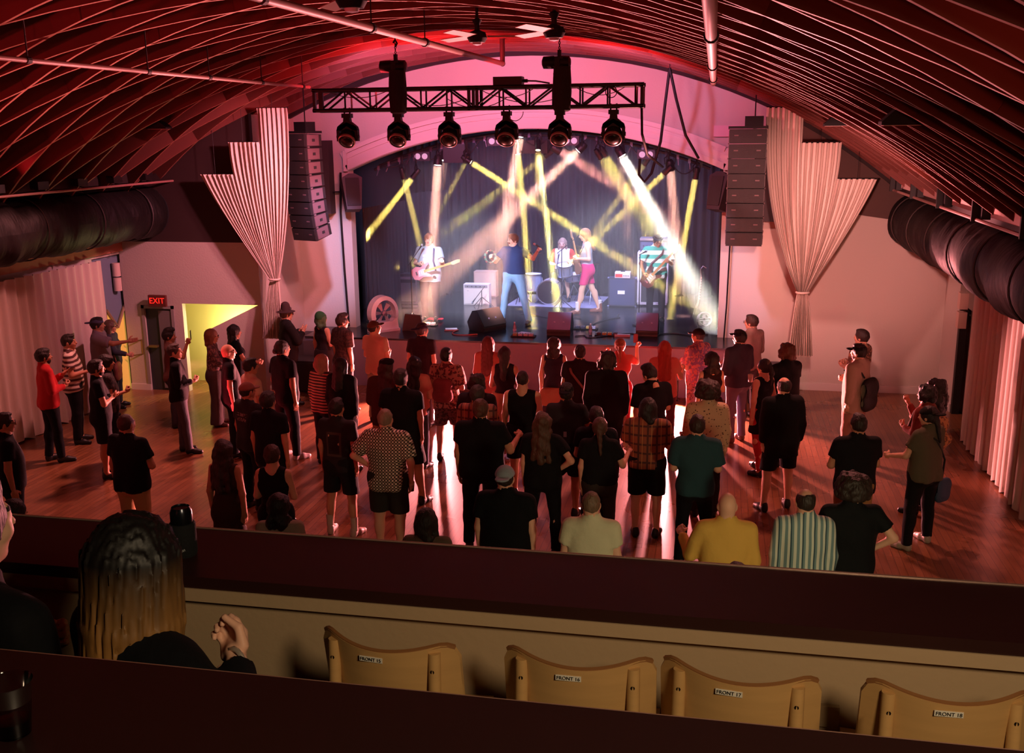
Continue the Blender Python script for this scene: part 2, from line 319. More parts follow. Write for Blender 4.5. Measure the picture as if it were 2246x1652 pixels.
struct('roof_shade_panel', MB().prism([(XL, 2.9), (-8.36, 2.9), (-8.36, 5.35), (-9.2, 4.85), (-10.2, 4.25), (XL, 3.4)], (0, YL, 0), (1, 0, 0), (0, 0, 1), (0, 1, 0), .12), mat('2a1614', .8, key='dark_wall_shade'))  # upper wall coloured dark to stand for the shade under the roof
struct('drape_shade_panel', MB().prism([(1.2, 3.5), (3.3, 3.2), (3.3, 3.8), (2.2, 4.6), (1.2, 5.1)], (0, 19.52, 0), (1, 0, 0), (0, 0, 1), (0, 1, 0), .06), mat('4a3630', .8, key='brown_wall_shade'))  # panel whose brown puts the dim wall behind the drape into colour
m.b2((-8.48, YL+.12, 0), (-8.36, 19.6, 5.2))
struct('wall_exit', m, WHITE)
struct('wall_stair', MB().b2((-11.2, 18.5, 0), (-8.5, 18.6, 2.2)).b2((-11.2, 17.72, 2.1), (-8.5, 18.6, 2.2)).b2((-11.2, 17.72, 0), (-10.9, 18.5, 2.2)), mat('d8cf8e', .8))
struct('baseboard_right', MB().b2((.55, 19.56, 0), (4.1, 19.6, .14)).b2((4.06, 18.35, 0), (4.1, 19.6, .14)).b2((4.06, 16.4, 0), (4.1, 16.75, .14)), MOULD)
struct('baseboard_left', MB().b2((XL, YL-.03, 0), (-10.78, YL, .12)).b2((XL, 16.55, 0), (XL+.04, 16.75, .12)), MOULD)
struct('trim_3', MB().b2((XL, 3, 2.72), (XL+.08, 17.6, 2.94)), mat('b0745c', .7, key='timber_plate'))
TEAL = mat('66788a', .7, key='slate_paint')
# doorway bay on the left wall
d = struct('door_1', MB().b2((XL-.14, 16.7, .0), (XL-.07, 17.98, 2.68)), TEAL)
for y0, y1, zt in ((16.7, 17.02, 1.95), (17.68, 17.97, 2.0)):
    MB().prism([(y0, 0), (y1, 0), (y1, zt-.22 if y0 < 17 else zt), (y1-.1 if y0 < 17 else y0+.1, zt if y0 < 17 else zt-.0), (y0, zt if y0 < 17 else zt-.22)], (XL-.07, 0, 0), (0, 1, 0), (0, 0, 1), (1, 0, 0), .06).build('stepped_panel', mat('17191c', .6), d)
MB().prism([(17.05, 0), (17.66, 0), (17.66, 1.62), (17.36, 1.28), (17.05, 1.62)], (XL-.065, 0, 0), (0, 1, 0), (0, 0, 1), (1, 0, 0), .01).build('lit_doorway', mat('d8b050', .8, emit=.45), d)
for a, b in (((XL-.03, 17.05, 1.66), (XL-.03, 17.36, 1.28)), ((XL-.03, 17.66, 1.66), (XL-.03, 17.36, 1.28))): MB().cyl(a, b, .03, n=6).build('brace_rail', mat('8d7a58', .5), d)
lf = MB().b2((XL-.02, 17.86, 0), (XL+.04, 17.94, 1.62)).build('door_leaf', mat('2a2d30', .5), d)
MB().tube([(XL+.05, 17.5, .95), (XL+.3, 17.6, 1.0), (XL+.3, 17.6, .72), (XL+.05, 17.5, .68)], .014, 6).build('push_bar', mat('a08a55', .35, .8), lf)
for z in (1.98, 2.26): MB().cyl((XL+.02, 17.42, z), (XL+.02, 17.42, z+.25), .075, n=14).build('wall_lamp_shade', mat('c8b4a8', .6), d)
# grey leaf under the exit sign
d = struct('door_2', MB().b2((-10.78, YL+.03, 0), (-10.22, YL+.08, 1.62)), mat('2b2e31', .5))
MB().b2((-10.5, YL+.0, .05), (-10.24, YL+.03, 1.58)).build('leaf_panel', mat('6a6362', .6), d)
MB().b2((-10.74, YL-.05, .86), (-10.56, YL+.03, .9)).build('door_handle', mat('b09a60', .3, .8), d)
MB().b2((-10.84, YL-.02, 0), (-10.78, YL, 1.68)).b2((-10.22, YL-.02, 0), (-10.16, YL, 1.68)).b2((-10.84, YL-.02, 1.62), (-10.16, YL, 1.68)).build('door_frame', mat('8a8280', .6), d)
ex = thing('exit_sign', 'small glowing red exit sign above the dark grey door', 'sign', (-10.42, YL-.13, 1.78))
MB().box((0, .02, .01), (.36, .06, .22)).build('housing', mat('5a1a18', .5), ex); MB().box((0, .1, .01), (.05, .1, .05)).build('bracket', DARK, ex)
text('EXIT', .155, mat('ff2a20', .5, emit=1.1), ex, Matrix.Translation((0, -.015, .01)) @ Matrix.Rotation(PI/2, 4, 'X'))
# right doorway recess
d = struct('door_3', MB().b2((XR+.16, 16.8, 0), (XR+.2, 18.3, 2.55)), mat('5f4a40', .7))
MB().b2((XR-.02, 18.22, 0), (XR+.1, 18.34, 1.95)).build('jamb', mat('120c0b', .6), d); MB().b2((XR-.05, 16.78, 0), (XR+.12, 17.1, 1.9)).build('jamb', mat('120c0b', .6), d)
MB().b2((XR-.03, 16.75, 1.95), (XR+.16, 18.35, 2.6)).build('transom', mat('766a5e', .7), d)
for z in (1.6, 1.92): MB().b2((XR-.16, 17.72, z), (XR-.03, 17.9, z+.27)).build('wall_lamp_shade', mat('c8a898', .6), d)
# stage
CLOTHBLK = mat('17151c', .9, key='black_velour')
st = struct('stage_platform', MB().b2((-7.95, 18.6, 0), (.5, 25.4, .93)), mat('5c5a70', .7, key='grey_riser'))
MB().b2((-7.95, 18.58, .93), (.5, 25.4, .965)).build('deck', mat('17181d', .22, spec=.6, var=.2, vscale=3, key='black_stage_deck'), st)
MB().prism([(-7.25, 18.6), (-7.95, 18.5), (-8.3, 18.7), (-8.3, 19.5), (-7.25, 19.5)], (0, 0, .5), (1, 0, 0), (0, 1, 0), (0, 0, 1), .38).build('side_step', mat('3a3438', .6), st)
MB().b2((.6, 18.9, 0), (1.25, 19.5, .55)).build('side_step', mat('4a4048', .6), st)
struct('wall_stage_back', MB().b2((-8, 25.4, 0), (1, 25.6, 6)), DARK)
struct('wall_stage_left', MB().b2((-8.0, 19.86, 0), (-7.85, 25.4, 6)), DARK); struct('wall_stage_right', MB().b2((.62, 19.86, 0), (.77, 25.4, 6)), DARK)
struct('ceiling_stage', MB().b2((-8, 19.86, 5.35), (1, 25.6, 5.5)), DARK)
def curtain(name, label, mats, p0, p1, z0, z1, pleats, amp, seed, cat='curtain', group=None, nrm=None, nz=5):
    p0, p1 = Vector(p0), Vector(p1); d = (p1-p0).normalized(); n = Vector(nrm) if nrm else Vector((d.y, -d.x, 0)); r = random.Random(seed); ph = [r.uniform(-1.1, 1.1) for _ in range(pleats+2)]; am = [r.uniform(.6, 1.2) for _ in range(pleats+2)]; m = MB()
    def fn(u, v):
        k = u*pleats; i = int(k); f = k-i; a = ph[i]*(1-f)+ph[i+1]*f; g = am[i]*(1-f)+am[i+1]*f
        return p0.lerp(p1, u)+n*(amp*g*math.sin(2*PI*k+a*(1-.5*v))*(.75+.25*(1-v)))+Vector((0, 0, z0+(z1-z0)*v+(.03*math.sin(2*PI*k*.5+a) if v == 0 else 0)))
    m.sheet(fn, pleats*8, nz, tuple(n*-.012)); o = m.build(name, mats, None, 60); return tag(o, label, cat, group)
curtain('curtain', 'black pleated backdrop curtain across the back of the stage', CLOTHBLK, (-7.7, 24.6, 0), (.45, 24.6, 0), .97, 4.75, 46, .07, 1)
curtain('curtain', 'narrow black wing curtain at the guitarist side of the stage opening', CLOTHBLK, (-7.18, 20.1, 0), (-7.0, 22.5, 0), .97, 3.35, 12, .05, 2)
curtain('curtain', 'narrow black wing curtain at the bassist side of the stage opening', CLOTHBLK, (.1, 20.1, 0), (.0, 22.5, 0), .97, 4.2, 12, .05, 3)
curtain('curtain', 'black pleated half-height curtain beside the stage fan and left amplifier', CLOTHBLK, (-7.0, 22.6, 0), (-6.45, 24.3, 0), .97, 3.5, 10, .05, 4)
LINEN = mat('cdbfb2', .85, bump=.1, bscale=14, key='pale_linen')
curtain('curtain', 'long pale pleated curtain along the left wall behind the man in red', LINEN, (-11.0, 5, 0), (-11.0, 16.66, 0), .02, 2.65, 52, .06, 5, nrm=(1, 0, 0))
curtain('curtain', 'long pale pleated curtain along the right wall under the black duct', LINEN, (3.92, 3, 0), (3.92, 16.7, 0), .02, 2.95, 58, .06, 6, nrm=(-1, 0, 0))
# tied drapes
def drape(label, tops, zt, ztie, ttop, ttail, ztail, y, seed, ex0, ex1):
    "three stepped panels gathered to one tie; tops: x edges of the steps from the outside in"
    root = thing('tied_drape', label, 'drape', (0, 0, 0)); r = random.Random(seed); X0, X3 = tops[0], tops[3]; ph = [r.uniform(-1.5, 1.5) for _ in range(60)]
    def fn(u, v, z_top):
        e0 = ex0+(ex1-ex0)*u; z = z_top*(1-v)+ztie*v; zc = zt[0]+(zt[2]-zt[0])*u; e = min(1, max(0, (zc-z)/(zc-ztie)))**e0; x = (X0+(X3-X0)*u)*(1-e)+(ttop[0]+(ttop[1]-ttop[0])*u)*e
        k = u*21; i = int(k); a = ph[i]+(ph[i+1]-ph[i])*(k-i); A = .048*(1-.4*e)*(1 if v > .03 else .75)
        A2 = A if v > .035 else A*.8
        return (x+.012*math.sin(4*PI*k+a)*(1-e), y+A2*math.sin(2*PI*k+a*v)+.02*math.sin(2*PI*k*2.3+a)*v+(-.03 if v < .03 else 0), z_top*(1-v)+ztie*v)
    for i in range(3):
        m = MB(); m.sheet(lambda u, v: fn((i+u)/3, v, zt[i]), 64, 26, (0, .012, 0)); m.build('drape_panel', LINEN, root, 70)
    m = MB()
    def tail(u, v):
        x0 = ttop[0]+(ttop[1]-ttop[0])*u; x1 = ttail[0]+(ttail[1]-ttail[0])*u; k = u*11
        return (x0+(x1-x0)*v**.75, y+(.035+.045*v)*math.sin(2*PI*k+ph[int(k)]*v), ztie+(ztail-ztie)*v)
    m.sheet(tail, 66, 10, (0, .012, 0)); m.build('tail', LINEN, root, 70)
    cx = sum(ttop)/2; rr = abs(ttop[1]-ttop[0])/2+.015
    MB().tube([(cx+rr*math.cos(a), y+.085*math.sin(a), ztie) for a in np.linspace(0, 2*PI, 17)[:-1]], .02, 6, True).build('tie_band', LINEN, root)
    for i in range(3): MB().cyl((tops[i], y, zt[i]+.0), (tops[i+1], y, zt[i]+.0), .013, n=6).cyl(((tops[i]+tops[i+1])/2, y, zt[i]), ((tops[i]+tops[i+1])/2, y, ceil_z((tops[i]+tops[i+1])/2)+.2), .004, n=4).build('hanging_rod', BLACK, root)
k = 17.3/18.2
def sc(x, z): return x*k, CAMZ+(z-CAMZ)*k
tl = [sc(a, 0)[0] for a in (-9.69, -9.1, -8.48, -7.85)]
drape('pale tied drape with three stepped tops left of the stage beside the speaker column', tl, [sc(0, z)[1] for z in (4.12, 4.71, 5.32)], sc(0, 2.14)[1], (-8.0, -7.84), (sc(-8.66, 0)[0], sc(-8.22, 0)[0]), sc(0, .98)[1], 17.3, 11, 1.15, 2.3)
drape('pale tied drape with three stepped tops right of the stage beside the speaker column', [2.57, 1.94, 1.32, .72], [4.02, 4.62, 5.2], 2.08, (1.56, 1.38), (1.7, 1.28), .95, 18.2, 12, 1.15, 2.3)
# ducts
def duct(label, x, z, r, y0, y1, seed):
    root = thing('air_duct', label, 'duct', (x, y0, z)); rr = random.Random(seed); n = 120; m = MB(); L = y1-y0; wr = [rr.uniform(-1, 1) for _ in range(n+1)]
    def fn(u, v):
        a = 2*PI*v; i = int(u*n); q = wr[i]*.022+.03*math.sin(u*L*5+2*math.sin(a+u*3))*math.sin(a*2+wr[i//7])+.012*math.sin(u*L*17+a*3)
        s = 1-.03*math.cos(2*PI*u*L/1.5)
        return ((r*s+q)*math.cos(a), u*L, (r*s+q)*math.sin(a))
    m.sheet(fn, n, 40); m.build('sleeve', mat('120e0d', .6, bump=.9, bscale=5, spec=.25, stretch=(1, 2.5, 1), key='black_wrap'), root, 80)
    for e in (0, L): MB().cyl((0, e-.01, 0), (0, e+.01, 0), r*1.0, n=32).build('end_cap', DARK, root)
    for k in range(int(L/1.5)+1): MB().tube([(r*1.03*math.cos(a), .02+k*1.5, r*1.03*math.sin(a)) for a in np.linspace(0, 2*PI, 33)[:-1]], .012, 4, True).build('strap', mat('2c2320', .6), root)
duct('fat black wrapped air duct running along the left wall', -10.55, 3.46, .47, 6.5, 17.58, 1)
duct('fat black wrapped air duct running along the right wall', 3.36, 3.27, .45, 5, 18.9, 2)
# eaves rails
PINKP = mat('d9b8b0', .6, key='pale_panel')
root = thing('eaves_rail', 'dark rail with pale rectangular panels above the right duct', 'rail', (3.02, 0, 3.86))
MB().cyl((-.06, 6, -.07), (-.06, 19.3, -.07), .022, n=8).build('pipe', mat('a08078', .5), root); MB().b2((.08, 5, -.14), (.2, 19.4, .2)).build('fascia', mat('20100e', .7), root)
for y in (18.0, 16.0, 13.95, 11.9, 9.85, 7.8): MB().b2((.02, y-.68, -.02), (.08, y+.68, .11)).build('panel', PINKP, root)
for y in (18.98, 16.98, 14.95, 12.9, 10.85, 8.8): MB().b2((-.04, y-.16, -.06), (.06, y+.16, .16)).b2((-.12, y-.02, -.09), (.0, y+.02, .2)).build('bracket', mat('100a0a', .6), root)
root = thing('eaves_rail', 'dark pipe rail with small lamps above the left duct', 'rail', (-9.95, 0, 4.03))
MB().cyl((0, 6, 0), (0, 18.4, 0), .02, n=8).build('pipe', mat('9a6a64', .5), root); MB().b2((-.5, 5, .0), (-.42, 19.3, .28)).build('fascia', mat('20100e', .7), root)
for i in range(11): MB().box((-.18, 8+i, .1), (.14, .26, .12)).cyl((-.18, 8+i, .03), (0, 8+i, 0), .012, n=5).build('small_lamp', mat('150b0b', .5), root)
# pipes under the roof
PIPE = mat('94706a', .5, key='painted_pipe')
def pipe(label, a, b, r, rods, end=None):
    a, b = Vector(a), Vector(b); root = thing('sprinkler_pipe', label, 'pipe', a); d = b-a
    MB().cyl((0, 0, 0), d, r, n=12).build('pipe', PIPE, root, 60)
    for t in rods:
        p = d*t; MB().cyl(p, (p.x, p.y, ceil_z(a.x+p.x)+.1-a.z), .008 if r < .05 else .014, n=5).cyl(p-d.normalized()*.03, p+d.normalized()*.03, r*1.35, n=10).build('hanger', DARK, root)
    if end: MB().cyl(d, d+Vector(end), r, n=10).ell(d, (r*1.15,)*3, 8, 6).build('riser', mat('2a1414', .5), root)
pipe('sprinkler pipe running under the roof ridge towards the stage with a riser at its end', (-3.66, 5.6, 5.9), (-3.45, 16.5, 5.9), .04, (.22, .45, .62), (0, 0, .4))
pipe('thin sprinkler pipe under the left slope of the roof', (-6.55, 7.4, 5.56), (-6.35, 15.6, 5.56), .025, (.2, .45, .62, .8, .97))
pipe('thick pale pipe hanging under the right slope of the roof', (-.08, 4.4, 5.5), (-.15, 15.6, 5.5), .042, (.3, .62, .88))
def fan(label, x, y, z, rot):
    t = thing('ceiling_fan', label, 'fan', (x, y, z)); MB().lathe([(.0, -.05), (.09, -.05), (.12, 0), (.1, .06), (.03, .09), (.03, .14)], n=16).build('motor', BLACK, t, 40)
    MB().cyl((0, 0, .1), (0, 0, ceil_z(x)+.15-z), .018, n=8).lathe([(.02, .12), (.06, .2), (.02, .22)]).build('rod', BLACK, t)
    MB().lathe([(.06, -.05), (.05, -.075), (.0, -.085)], n=14).build('cap', mat('c9c2cc', .3), t)
    for k in range(3):
        a = rot+k*2*PI/3; R = Matrix.Rotation(a, 3, 'Z') @ Matrix.Rotation(.2, 3, 'X'); MB().box(R @ Vector((.42, 0, .02)), (.6, .13, .008), R).build('fan_blade', mat('a0867c', .5), t)
fan('ceiling fan whose hub shows at the top edge near the sprinkler pipe', -2.78, 7.75, 5.82, .1)
fan('ceiling fan with pale blades beside the riser of the ridge pipe', -2.85, 12.2, 5.92, .3)
fan('ceiling fan half hidden behind the right hoist of the truss', -1.78, 11.2, 5.86, 2.3)
for lab, p, rz in (('small black floodlight on the left slope of the roof', (-8.75, 15.2, 5.0), 0), ('small dark floodlight on the right slope of the roof nearer the drape', (1.5, 14.6, 4.93), 0), ('larger black floodlight on the right slope of the roof nearer the eaves rail', (1.48, 9.35, 4.92), 0)):
    t = thing('floodlight', lab, 'lamp', p, rz); MB().prism([(-.17, -.05), (.17, -.05), (.17, -.02), (.06, .06), (-.05, .09), (-.17, -.02)], (0, -.1, 0), (1, 0, 0), (0, 0, 1), (0, 1, 0), .2).build('housing', BLACK, t); MB().box((0, 0, -.052), (.3, .18, .006)).build('lens', mat('d0a8a0', .3), t); MB().cyl((0, 0, .04), (0, 0, ceil_z(p[0])+.2-p[2]), .02, n=6).build('bracket', BLACK, t)
# ================================================================= truss with hoists and moving heads
TB = mat('0a090a', .5, spec=.4, key='black_truss')
tr = thing('lighting_truss', 'long black box truss hung from two hoists in front of the stage arch', 'truss', (-3.55, 15, 5.33))
for y in (-.14, .14):
    for z in (-.145, .145): MB().cyl((-2.46, y, z), (2.46, y, z), .029, n=8).build('chord', TB, tr, 60)
for y in (-.14, .14):
    for i in range(12):
        x0 = -2.34+i*.39; a = (x0, y, -.14 if i % 2 == 0 else .14); b = (x0+.39, y, .14 if i % 2 == 0 else -.14); MB().cyl(a, b, .016, n=6).build('diagonal_brace', TB, tr, 60); MB().cyl((x0+.39, y, -.14), (x0+.39, y, .14), .014, n=6).build('upright_brace', TB, tr, 60)
for z in (-.145, .145):
    m = MB()
    for i in range(6): m.cyl((-2.34+i*.78, -.14, z), (-2.34+i*.78+.39, .14, z), .011, n=5).cyl((-2.34+i*.78+.39, .14, z), (-2.34+i*.78+.78, -.14, z), .011, n=5)
    m.build('lacing', TB, tr, 60)
for x in (-2.46, 0, 2.46):
    m = MB()
    for sx in ((-.06, .06) if x == 0 else (.03*(-1 if x > 0 else 1),)): m.b2((x+sx-.02, -.165, -.17), (x+sx+.02, .165, -.12)).b2((x+sx-.02, -.165, .12), (x+sx+.02, .165, .17)).b2((x+sx-.02, -.165, -.17), (x+sx+.02, -.115, .17)).b2((x+sx-.02, .115, -.17), (x+sx+.02, .165, .17))
    if abs(x) > 1 and x < 0: m.b2((x+.1, -.16, -.14), (x+.17, -.12, .14))
    m.build('end_frame', TB, tr)
m = MB()
for i, (x0, x1, s) in enumerate(((-2.2, -1.3, .09), (-1, -.1, .1), (.1, .9, .12), (.4, 1.3, .08), (1.5, 2.2, .11), (-.4, .5, .14))): m.tube([(x0+(x1-x0)*t, -.12, .12-4*s*t*(1-t)-.12*(i % 2)) for t in np.linspace(0, 1, 10)], .006, 5)
m.tube([(.5+.12*math.cos(a)+.12, -.15, -.2-.13*math.sin(a)) for a in np.linspace(0, PI, 12)], .006, 5); m.tube([(2.0+.08*math.cos(a), -.15, .05+.08*math.sin(a)) for a in np.linspace(0, 2*PI, 14)], .007, 5, True)
m.build('cable', TB, tr, 60)
bx = thing('control_box', 'small black control box sitting on top of the truss', 'box', (-3.05, 15, 5.52)); MB().b2((-.21, -.1, -.015), (.21, .1, .1)).build('housing', TB, bx); MB().cyl((.21, -.0, .04), (.28, 0, .04), .025, n=8).tube([(.28, 0, .04), (.4, 0, .035), (.6, 0, -.0)], .012, 5).build('plug', TB, bx)
for x, top, lab in ((at(865, 146, Y=15).x, 6.1, 'left'), (at(1223, 137, Y=15).x, 6.15, 'right')):
    h = thing('chain_hoist', 'black chain hoist with chain bag over the %s part of the truss' % lab, 'hoist', (x, 15, 5.5))
    z = at(865, 146, Y=15).z-5.5 if lab == 'left' else at(1223, 137, Y=15).z-5.5; Y = -.02
    MB().lathe([(.04, -.22), (.085, -.2), (.09, -.05), (.075, -.03), (.075, .04), (.09, .05), (.085, .17), (.05, .19)], (-.0, Y, z), (1, 0, 0), 16).build('motor_body', BLACK, h, 40)
    MB().lathe([(.06, -.0), (.062, .02)], (-.18, Y, z), (1, 0, 0), 14).build('motor_band', mat('4a2a30', .5), h)
    MB().box((.03, Y, z-.02), (.12, .15, .2)).box((.03, Y, z+.12), (.05, .05, .1)).build('gear_case', BLACK, h)
    m = MB()
    for i in range(int((top-5.5-z)/.035)): m.tube([(.03+(.012*math.cos(a) if i % 2 else 0), Y+(0 if i % 2 else .012*math.cos(a)), z+.16+i*.035+.02*math.sin(a)) for a in np.linspace(0, 2*PI, 7)[:-1]], .006, 4, True)
    m.build('chain', BLACK, h); MB().tube([(.03, Y, top-5.53), (.06, Y, top-5.48), (.03, Y, top-5.42), (-.0, Y, top-5.47)], .014, 6).build('hook', BLACK, h)
    MB().cyl((.03, Y, top-5.45), (.03, Y, ceil_z(x)+.2-5.5), .01, n=6).build('sling', BLACK, h)
    m = MB(); m.lathe([(.085, -.38), (.12, -.36), (.135, -.1), (.13, .06), (.12, .22), (.125, .235)], (.09, -.16, 0), n=18); m.build('chain_bag', mat('0b0a0a', .85, bump=.4, bscale=20), h, 50)
    MB().tube([(-.03, Y, z-.12), (-.045, Y, .15), (-.03, Y, .0)], .018, 6).tube([(-.02, Y, .1), (.02, Y, -.02)], .02, 6).build('lift_hook', BLACK, h)
hg = thing('hanging_cable', 'thick black cable loop hanging from the roof right of the truss', 'cable', (-.9, 18, 5.86))
for pts in ([(0, 0, 0), (-.06, .0, -.55), (-.14, .3, -1.2), (-.3, .5, -1.75), (-.42, .5, -1.9), (-.52, .5, -1.78), (-.5, .4, -1.5)], [(.0, 0, 0), (.12, .0, -.5), (.28, .4, -1.1), (.5, .9, -1.5)]): MB().tube([tuple(np.array(p)) for p in pts], .025, 7).build('cable', BLACK, hg, 60)
MB().cyl((0, 0, 0), (0, 0, .25), .006, n=5).build('hook', BLACK, hg)
MB().tube([(-1.13, 15, 5.16), (-1.12, 15.02, 4.8), (-1.08, 15.6, 4.5), (-.95, 17.5, 4.25)], .02, 6).build('hanging_cable', BLACK, None, 60); tag(bpy.data.objects['hanging_cable.001'], 'black cable dropping from the right end of the truss', 'cable')
RIM = mat('b09a98', .3, .6, key='grey_rim'); LENSD = mat('0c0606', .3, spec=.35, key='dark_lens')
def moving_head(label, loc, tilt, pan, lens, sc=1., group=None):
    t = thing('moving_head_light', label, 'stage light', loc, pan, group); t.scale = (sc,)*3
    MB().box((0, 0, -.05), (.13, .12, .06)).cyl((-.04, 0, -.02), (-.04, 0, .06), .012, n=6).cyl((.04, 0, -.02), (.04, 0, .06), .012, n=6).build('clamp', BLACK, t)
    m = MB(); pr = [(-.045, -.08), (-.05, -.13), (-.14, -.2), (-.155, -.25), (-.155, -.4), (-.12, -.4), (-.115, -.27), (0, -.19), (.115, -.27), (.12, -.4), (.155, -.4), (.155, -.25), (.14, -.2), (.05, -.13), (.045, -.08)]
    for i in range(7):
        a, b, c, d_ = pr[i], pr[i+1], pr[13-i], pr[14-i]
        if i < 3: m.prism([a, b, c, d_], (0, -.045, 0), (1, 0, 0), (0, 0, 1), (0, 1, 0), .09)
    m.prism(pr[2:8]+[(0, -.14)], (0, -.045, 0), (1, 0, 0), (0, 0, 1), (0, 1, 0), .09); m.prism([(0, -.14), (0, -.19)]+pr[8:13], (0, -.045, 0), (1, 0, 0), (0, 0, 1), (0, 1, 0), .09)
    m.build('yoke', BLACK, t)
    R = Matrix.Rotation(tilt, 3, 'X'); ax = R @ Vector((0, -1, 0)); o = Vector((0, 0, -.34))
    MB().lathe([(.05, -.13), (.09, -.11), (.115, -.03), (.118, .07), (.108, .1)], o, ax, 20).build('head', BLACK, t, 40)
    MB().lathe([(.118, .06), (.124, .07), (.124, .1), (.112, .105)], o, ax, 24, True).build('rim', RIM, t, 40)
    MB().ell(o+ax*.085, (.105, .105, .105*.45), 18, 8, ax.to_track_quat('Z', 'Y').to_matrix()).build('lens', lens, t, 80)
    for s in (-1, 1): MB().cyl((s*.11, 0, -.34), (s*.165, 0, -.34), .03, n=8).build('pivot', BLACK, t)
    return t
for i, px in enumerate((761, 873, 985, 1111, 1228, 1346)):
    p = at(px, 243, Y=14.93); moving_head('unlit moving head light, number %s from the left under the truss' % ('one', 'two', 'three', 'four', 'five', 'six')[i], (p.x, 14.93, 5.16), .75, 0, LENSD, 1.06)
# ================================================================= stage lights, beams in haze
WARM = (1, .43, .3); YEL = (1, .7, .15); CREAM = (1, .9, .78); REDW = (1, .3, .25)
GLOW = {k: mat(c, .4, emit=e, key='lit_lens_'+k) for k, c, e in (('y', (1, .9, .5), 6), ('w', (1, .9, .85), 14), ('off', (.5, .45, .6), .5))}
def par(label, p, q, kind, r=.07, L=.26, col='0c0d14'):
    p, q = Vector(p), Vector(q); t = thing('stage_light', label, 'stage light', p); d = (q-p).normalized()
    MB().lathe([(r*.7, -L), (r, -L*.8), (r*1.05, -.03), (r*1.12, 0), (r*.95, 0), (r*.9, -.05)], (0, 0, 0), d, 16).build('housing', mat(col, .45), t, 40)
    MB().ell(d*-.012, (r*.9, r*.9, r*.3), 16, 8, d.to_track_quat('Z', 'Y').to_matrix()).build('lens', GLOW[kind], t, 80)
    bk = d*(-L*.55); top = Vector((bk.x, bk.y, max(bk.z, 0)+.2)); x = frame_for(d)[0]
    MB().tube([bk+x*r*1.15, bk+x*r*1.3+Vector((0, 0, .12)), top, bk-x*r*1.3+Vector((0, 0, .12)), bk-x*r*1.15], .012, 6).cyl(top, (top.x, top.y, max(top.z+.12, arch_z(min(max(p.x, -7), -.2))-.1-p.z)), .018, n=6).build('yoke', BLACK, t)
    return t, p+d*.02, d
BEAMS = [ # lens px, target px, Y of lens, Y of target, kind, spot deg, power, colour, label
 ((905, 390), (783, 545), 20.3, 20.3, 'y', 2.6, 1.0, YEL, 'small lit stage light at the far left throwing a yellow beam down to the left'),
 ((886, 391), (925, 548), 20.4, 20.9, 'y', 2.4, .5, YEL, 'small stage light at the far left throwing a faint yellow beam to the right'),
 ((1033, 356), (1395, 590), 20.3, 20.6, 'y', 2.8, 1.3, YEL, 'stage light throwing the long yellow beam across the singer towards the bassist'),
 ((1020, 354), (972, 445), 20.4, 21.3, 'y', 2.6, .3, YEL, 'stage light throwing a dim yellow beam between guitarist and singer'),
 ((1137, 338), (1163, 640), 20.4, 20.1, 'y', 2.6, .9, YEL, 'stage light in a blue-black yoke throwing a yellow beam straight down beside the singer'),
 ((1181, 338), (1226, 699), 20.6, 21.4, 'y', 2.6, 1.9, (1, .8, .25), 'stage light under a flat black box throwing a bright yellow beam onto the bass drum'),
 ((1196, 343), (960, 520), 20.7, 21.5, 'y', 2.6, .45, YEL, 'stage light at mid stage throwing a dim yellow beam far to the left'),
 ((1318, 347), (1425, 520), 20.3, 21.3, 'y', 2.6, .7, YEL, 'stage light throwing the left one of two parallel yellow beams to the right'),
 ((1329, 341), (1440, 515), 20.5, 21.4, 'y', 2.6, .7, YEL, 'stage light throwing the right one of two parallel yellow beams to the right'),
 ((1457, 380), (1300, 530), 20.3, 21.2, 'y', 2.6, .7, YEL, 'stage light in a dark red housing throwing a yellow beam down to the left'),
 ((1413, 360), (1310, 500), 20.6, 21.4, 'y', 2.0, .3, YEL, 'half hidden stage light behind the twin lamps at the right throwing a thin yellow beam'),
 ((1525, 391), (1468, 702), 20.3, 21.5, 'y', 2.4, .9, YEL, 'stage light at the far right throwing a yellow beam onto the stage deck'),
 ((960, 362), (944, 610), 20.3, 20.1, 'w', 7, 3.0, WARM, 'bright stage light throwing a pink white beam onto the guitarist in the tee'),
 ((974, 352), (930, 640), 20.5, 20.0, 'w', 5, .6, WARM, 'bright flat stage light close beside the one over the guitarist'),
 ((1140, 300), (1080, 640), 20.3, 20.0, 'w', 9, 4.6, WARM, 'hidden bright stage light throwing a wide pink white beam over the singer'),
 ((1268, 330), (880, 700), 20.3, 20.0, 'w', 9, 4.6, WARM, 'right bright one of two lamps mid stage throwing a wide beam down to the left'),
 ((1228, 332), (1420, 450), 20.4, 21.3, 'w', 7, 2.2, REDW, 'left bright one of two lamps mid stage throwing a red beam to the right'),
 ((1365, 342), (1530, 640), 20.3, 20.2, 'w', 9, 7.0, CREAM, 'very bright round stage light throwing the strongest white beam to the right'),
 ((1361, 330), (1385, 600), 20.5, 21.4, 'w', 5, .6, WARM, 'upper lens of the very bright round stage light'),
 ((1470, 372), (1486, 560), 20.4, 21.2, 'w', 7, 2.2, WARM, 'bright stage light at the right throwing a steep pink white beam'),
 ((1180, 330), (1165, 845), 20.2, 18.2, 'y', 2.2, .35, YEL, 'small stage light mid stage throwing a yellow beam over the stage edge'),
]
for (a, b, ya, yb, kind, deg, pw, col, lab) in BEAMS:
    t, p, d = par(lab, at(*a, Y=ya), at(*b, Y=yb), kind, .055 if kind == 'y' else .085, .22 if kind == 'y' else .2)
    if deg < 3: o = disk('beam', p+d*.02, p+d, pw*BEAMK_Y, col, .12, 3.)
    else: o = disk('beam', p+d*.02, p+d, pw*BEAMK_W, col, .17, deg*1.15)
    o.location = tuple(Vector(p)+d*.02-Vector(t.location)); o.parent = t
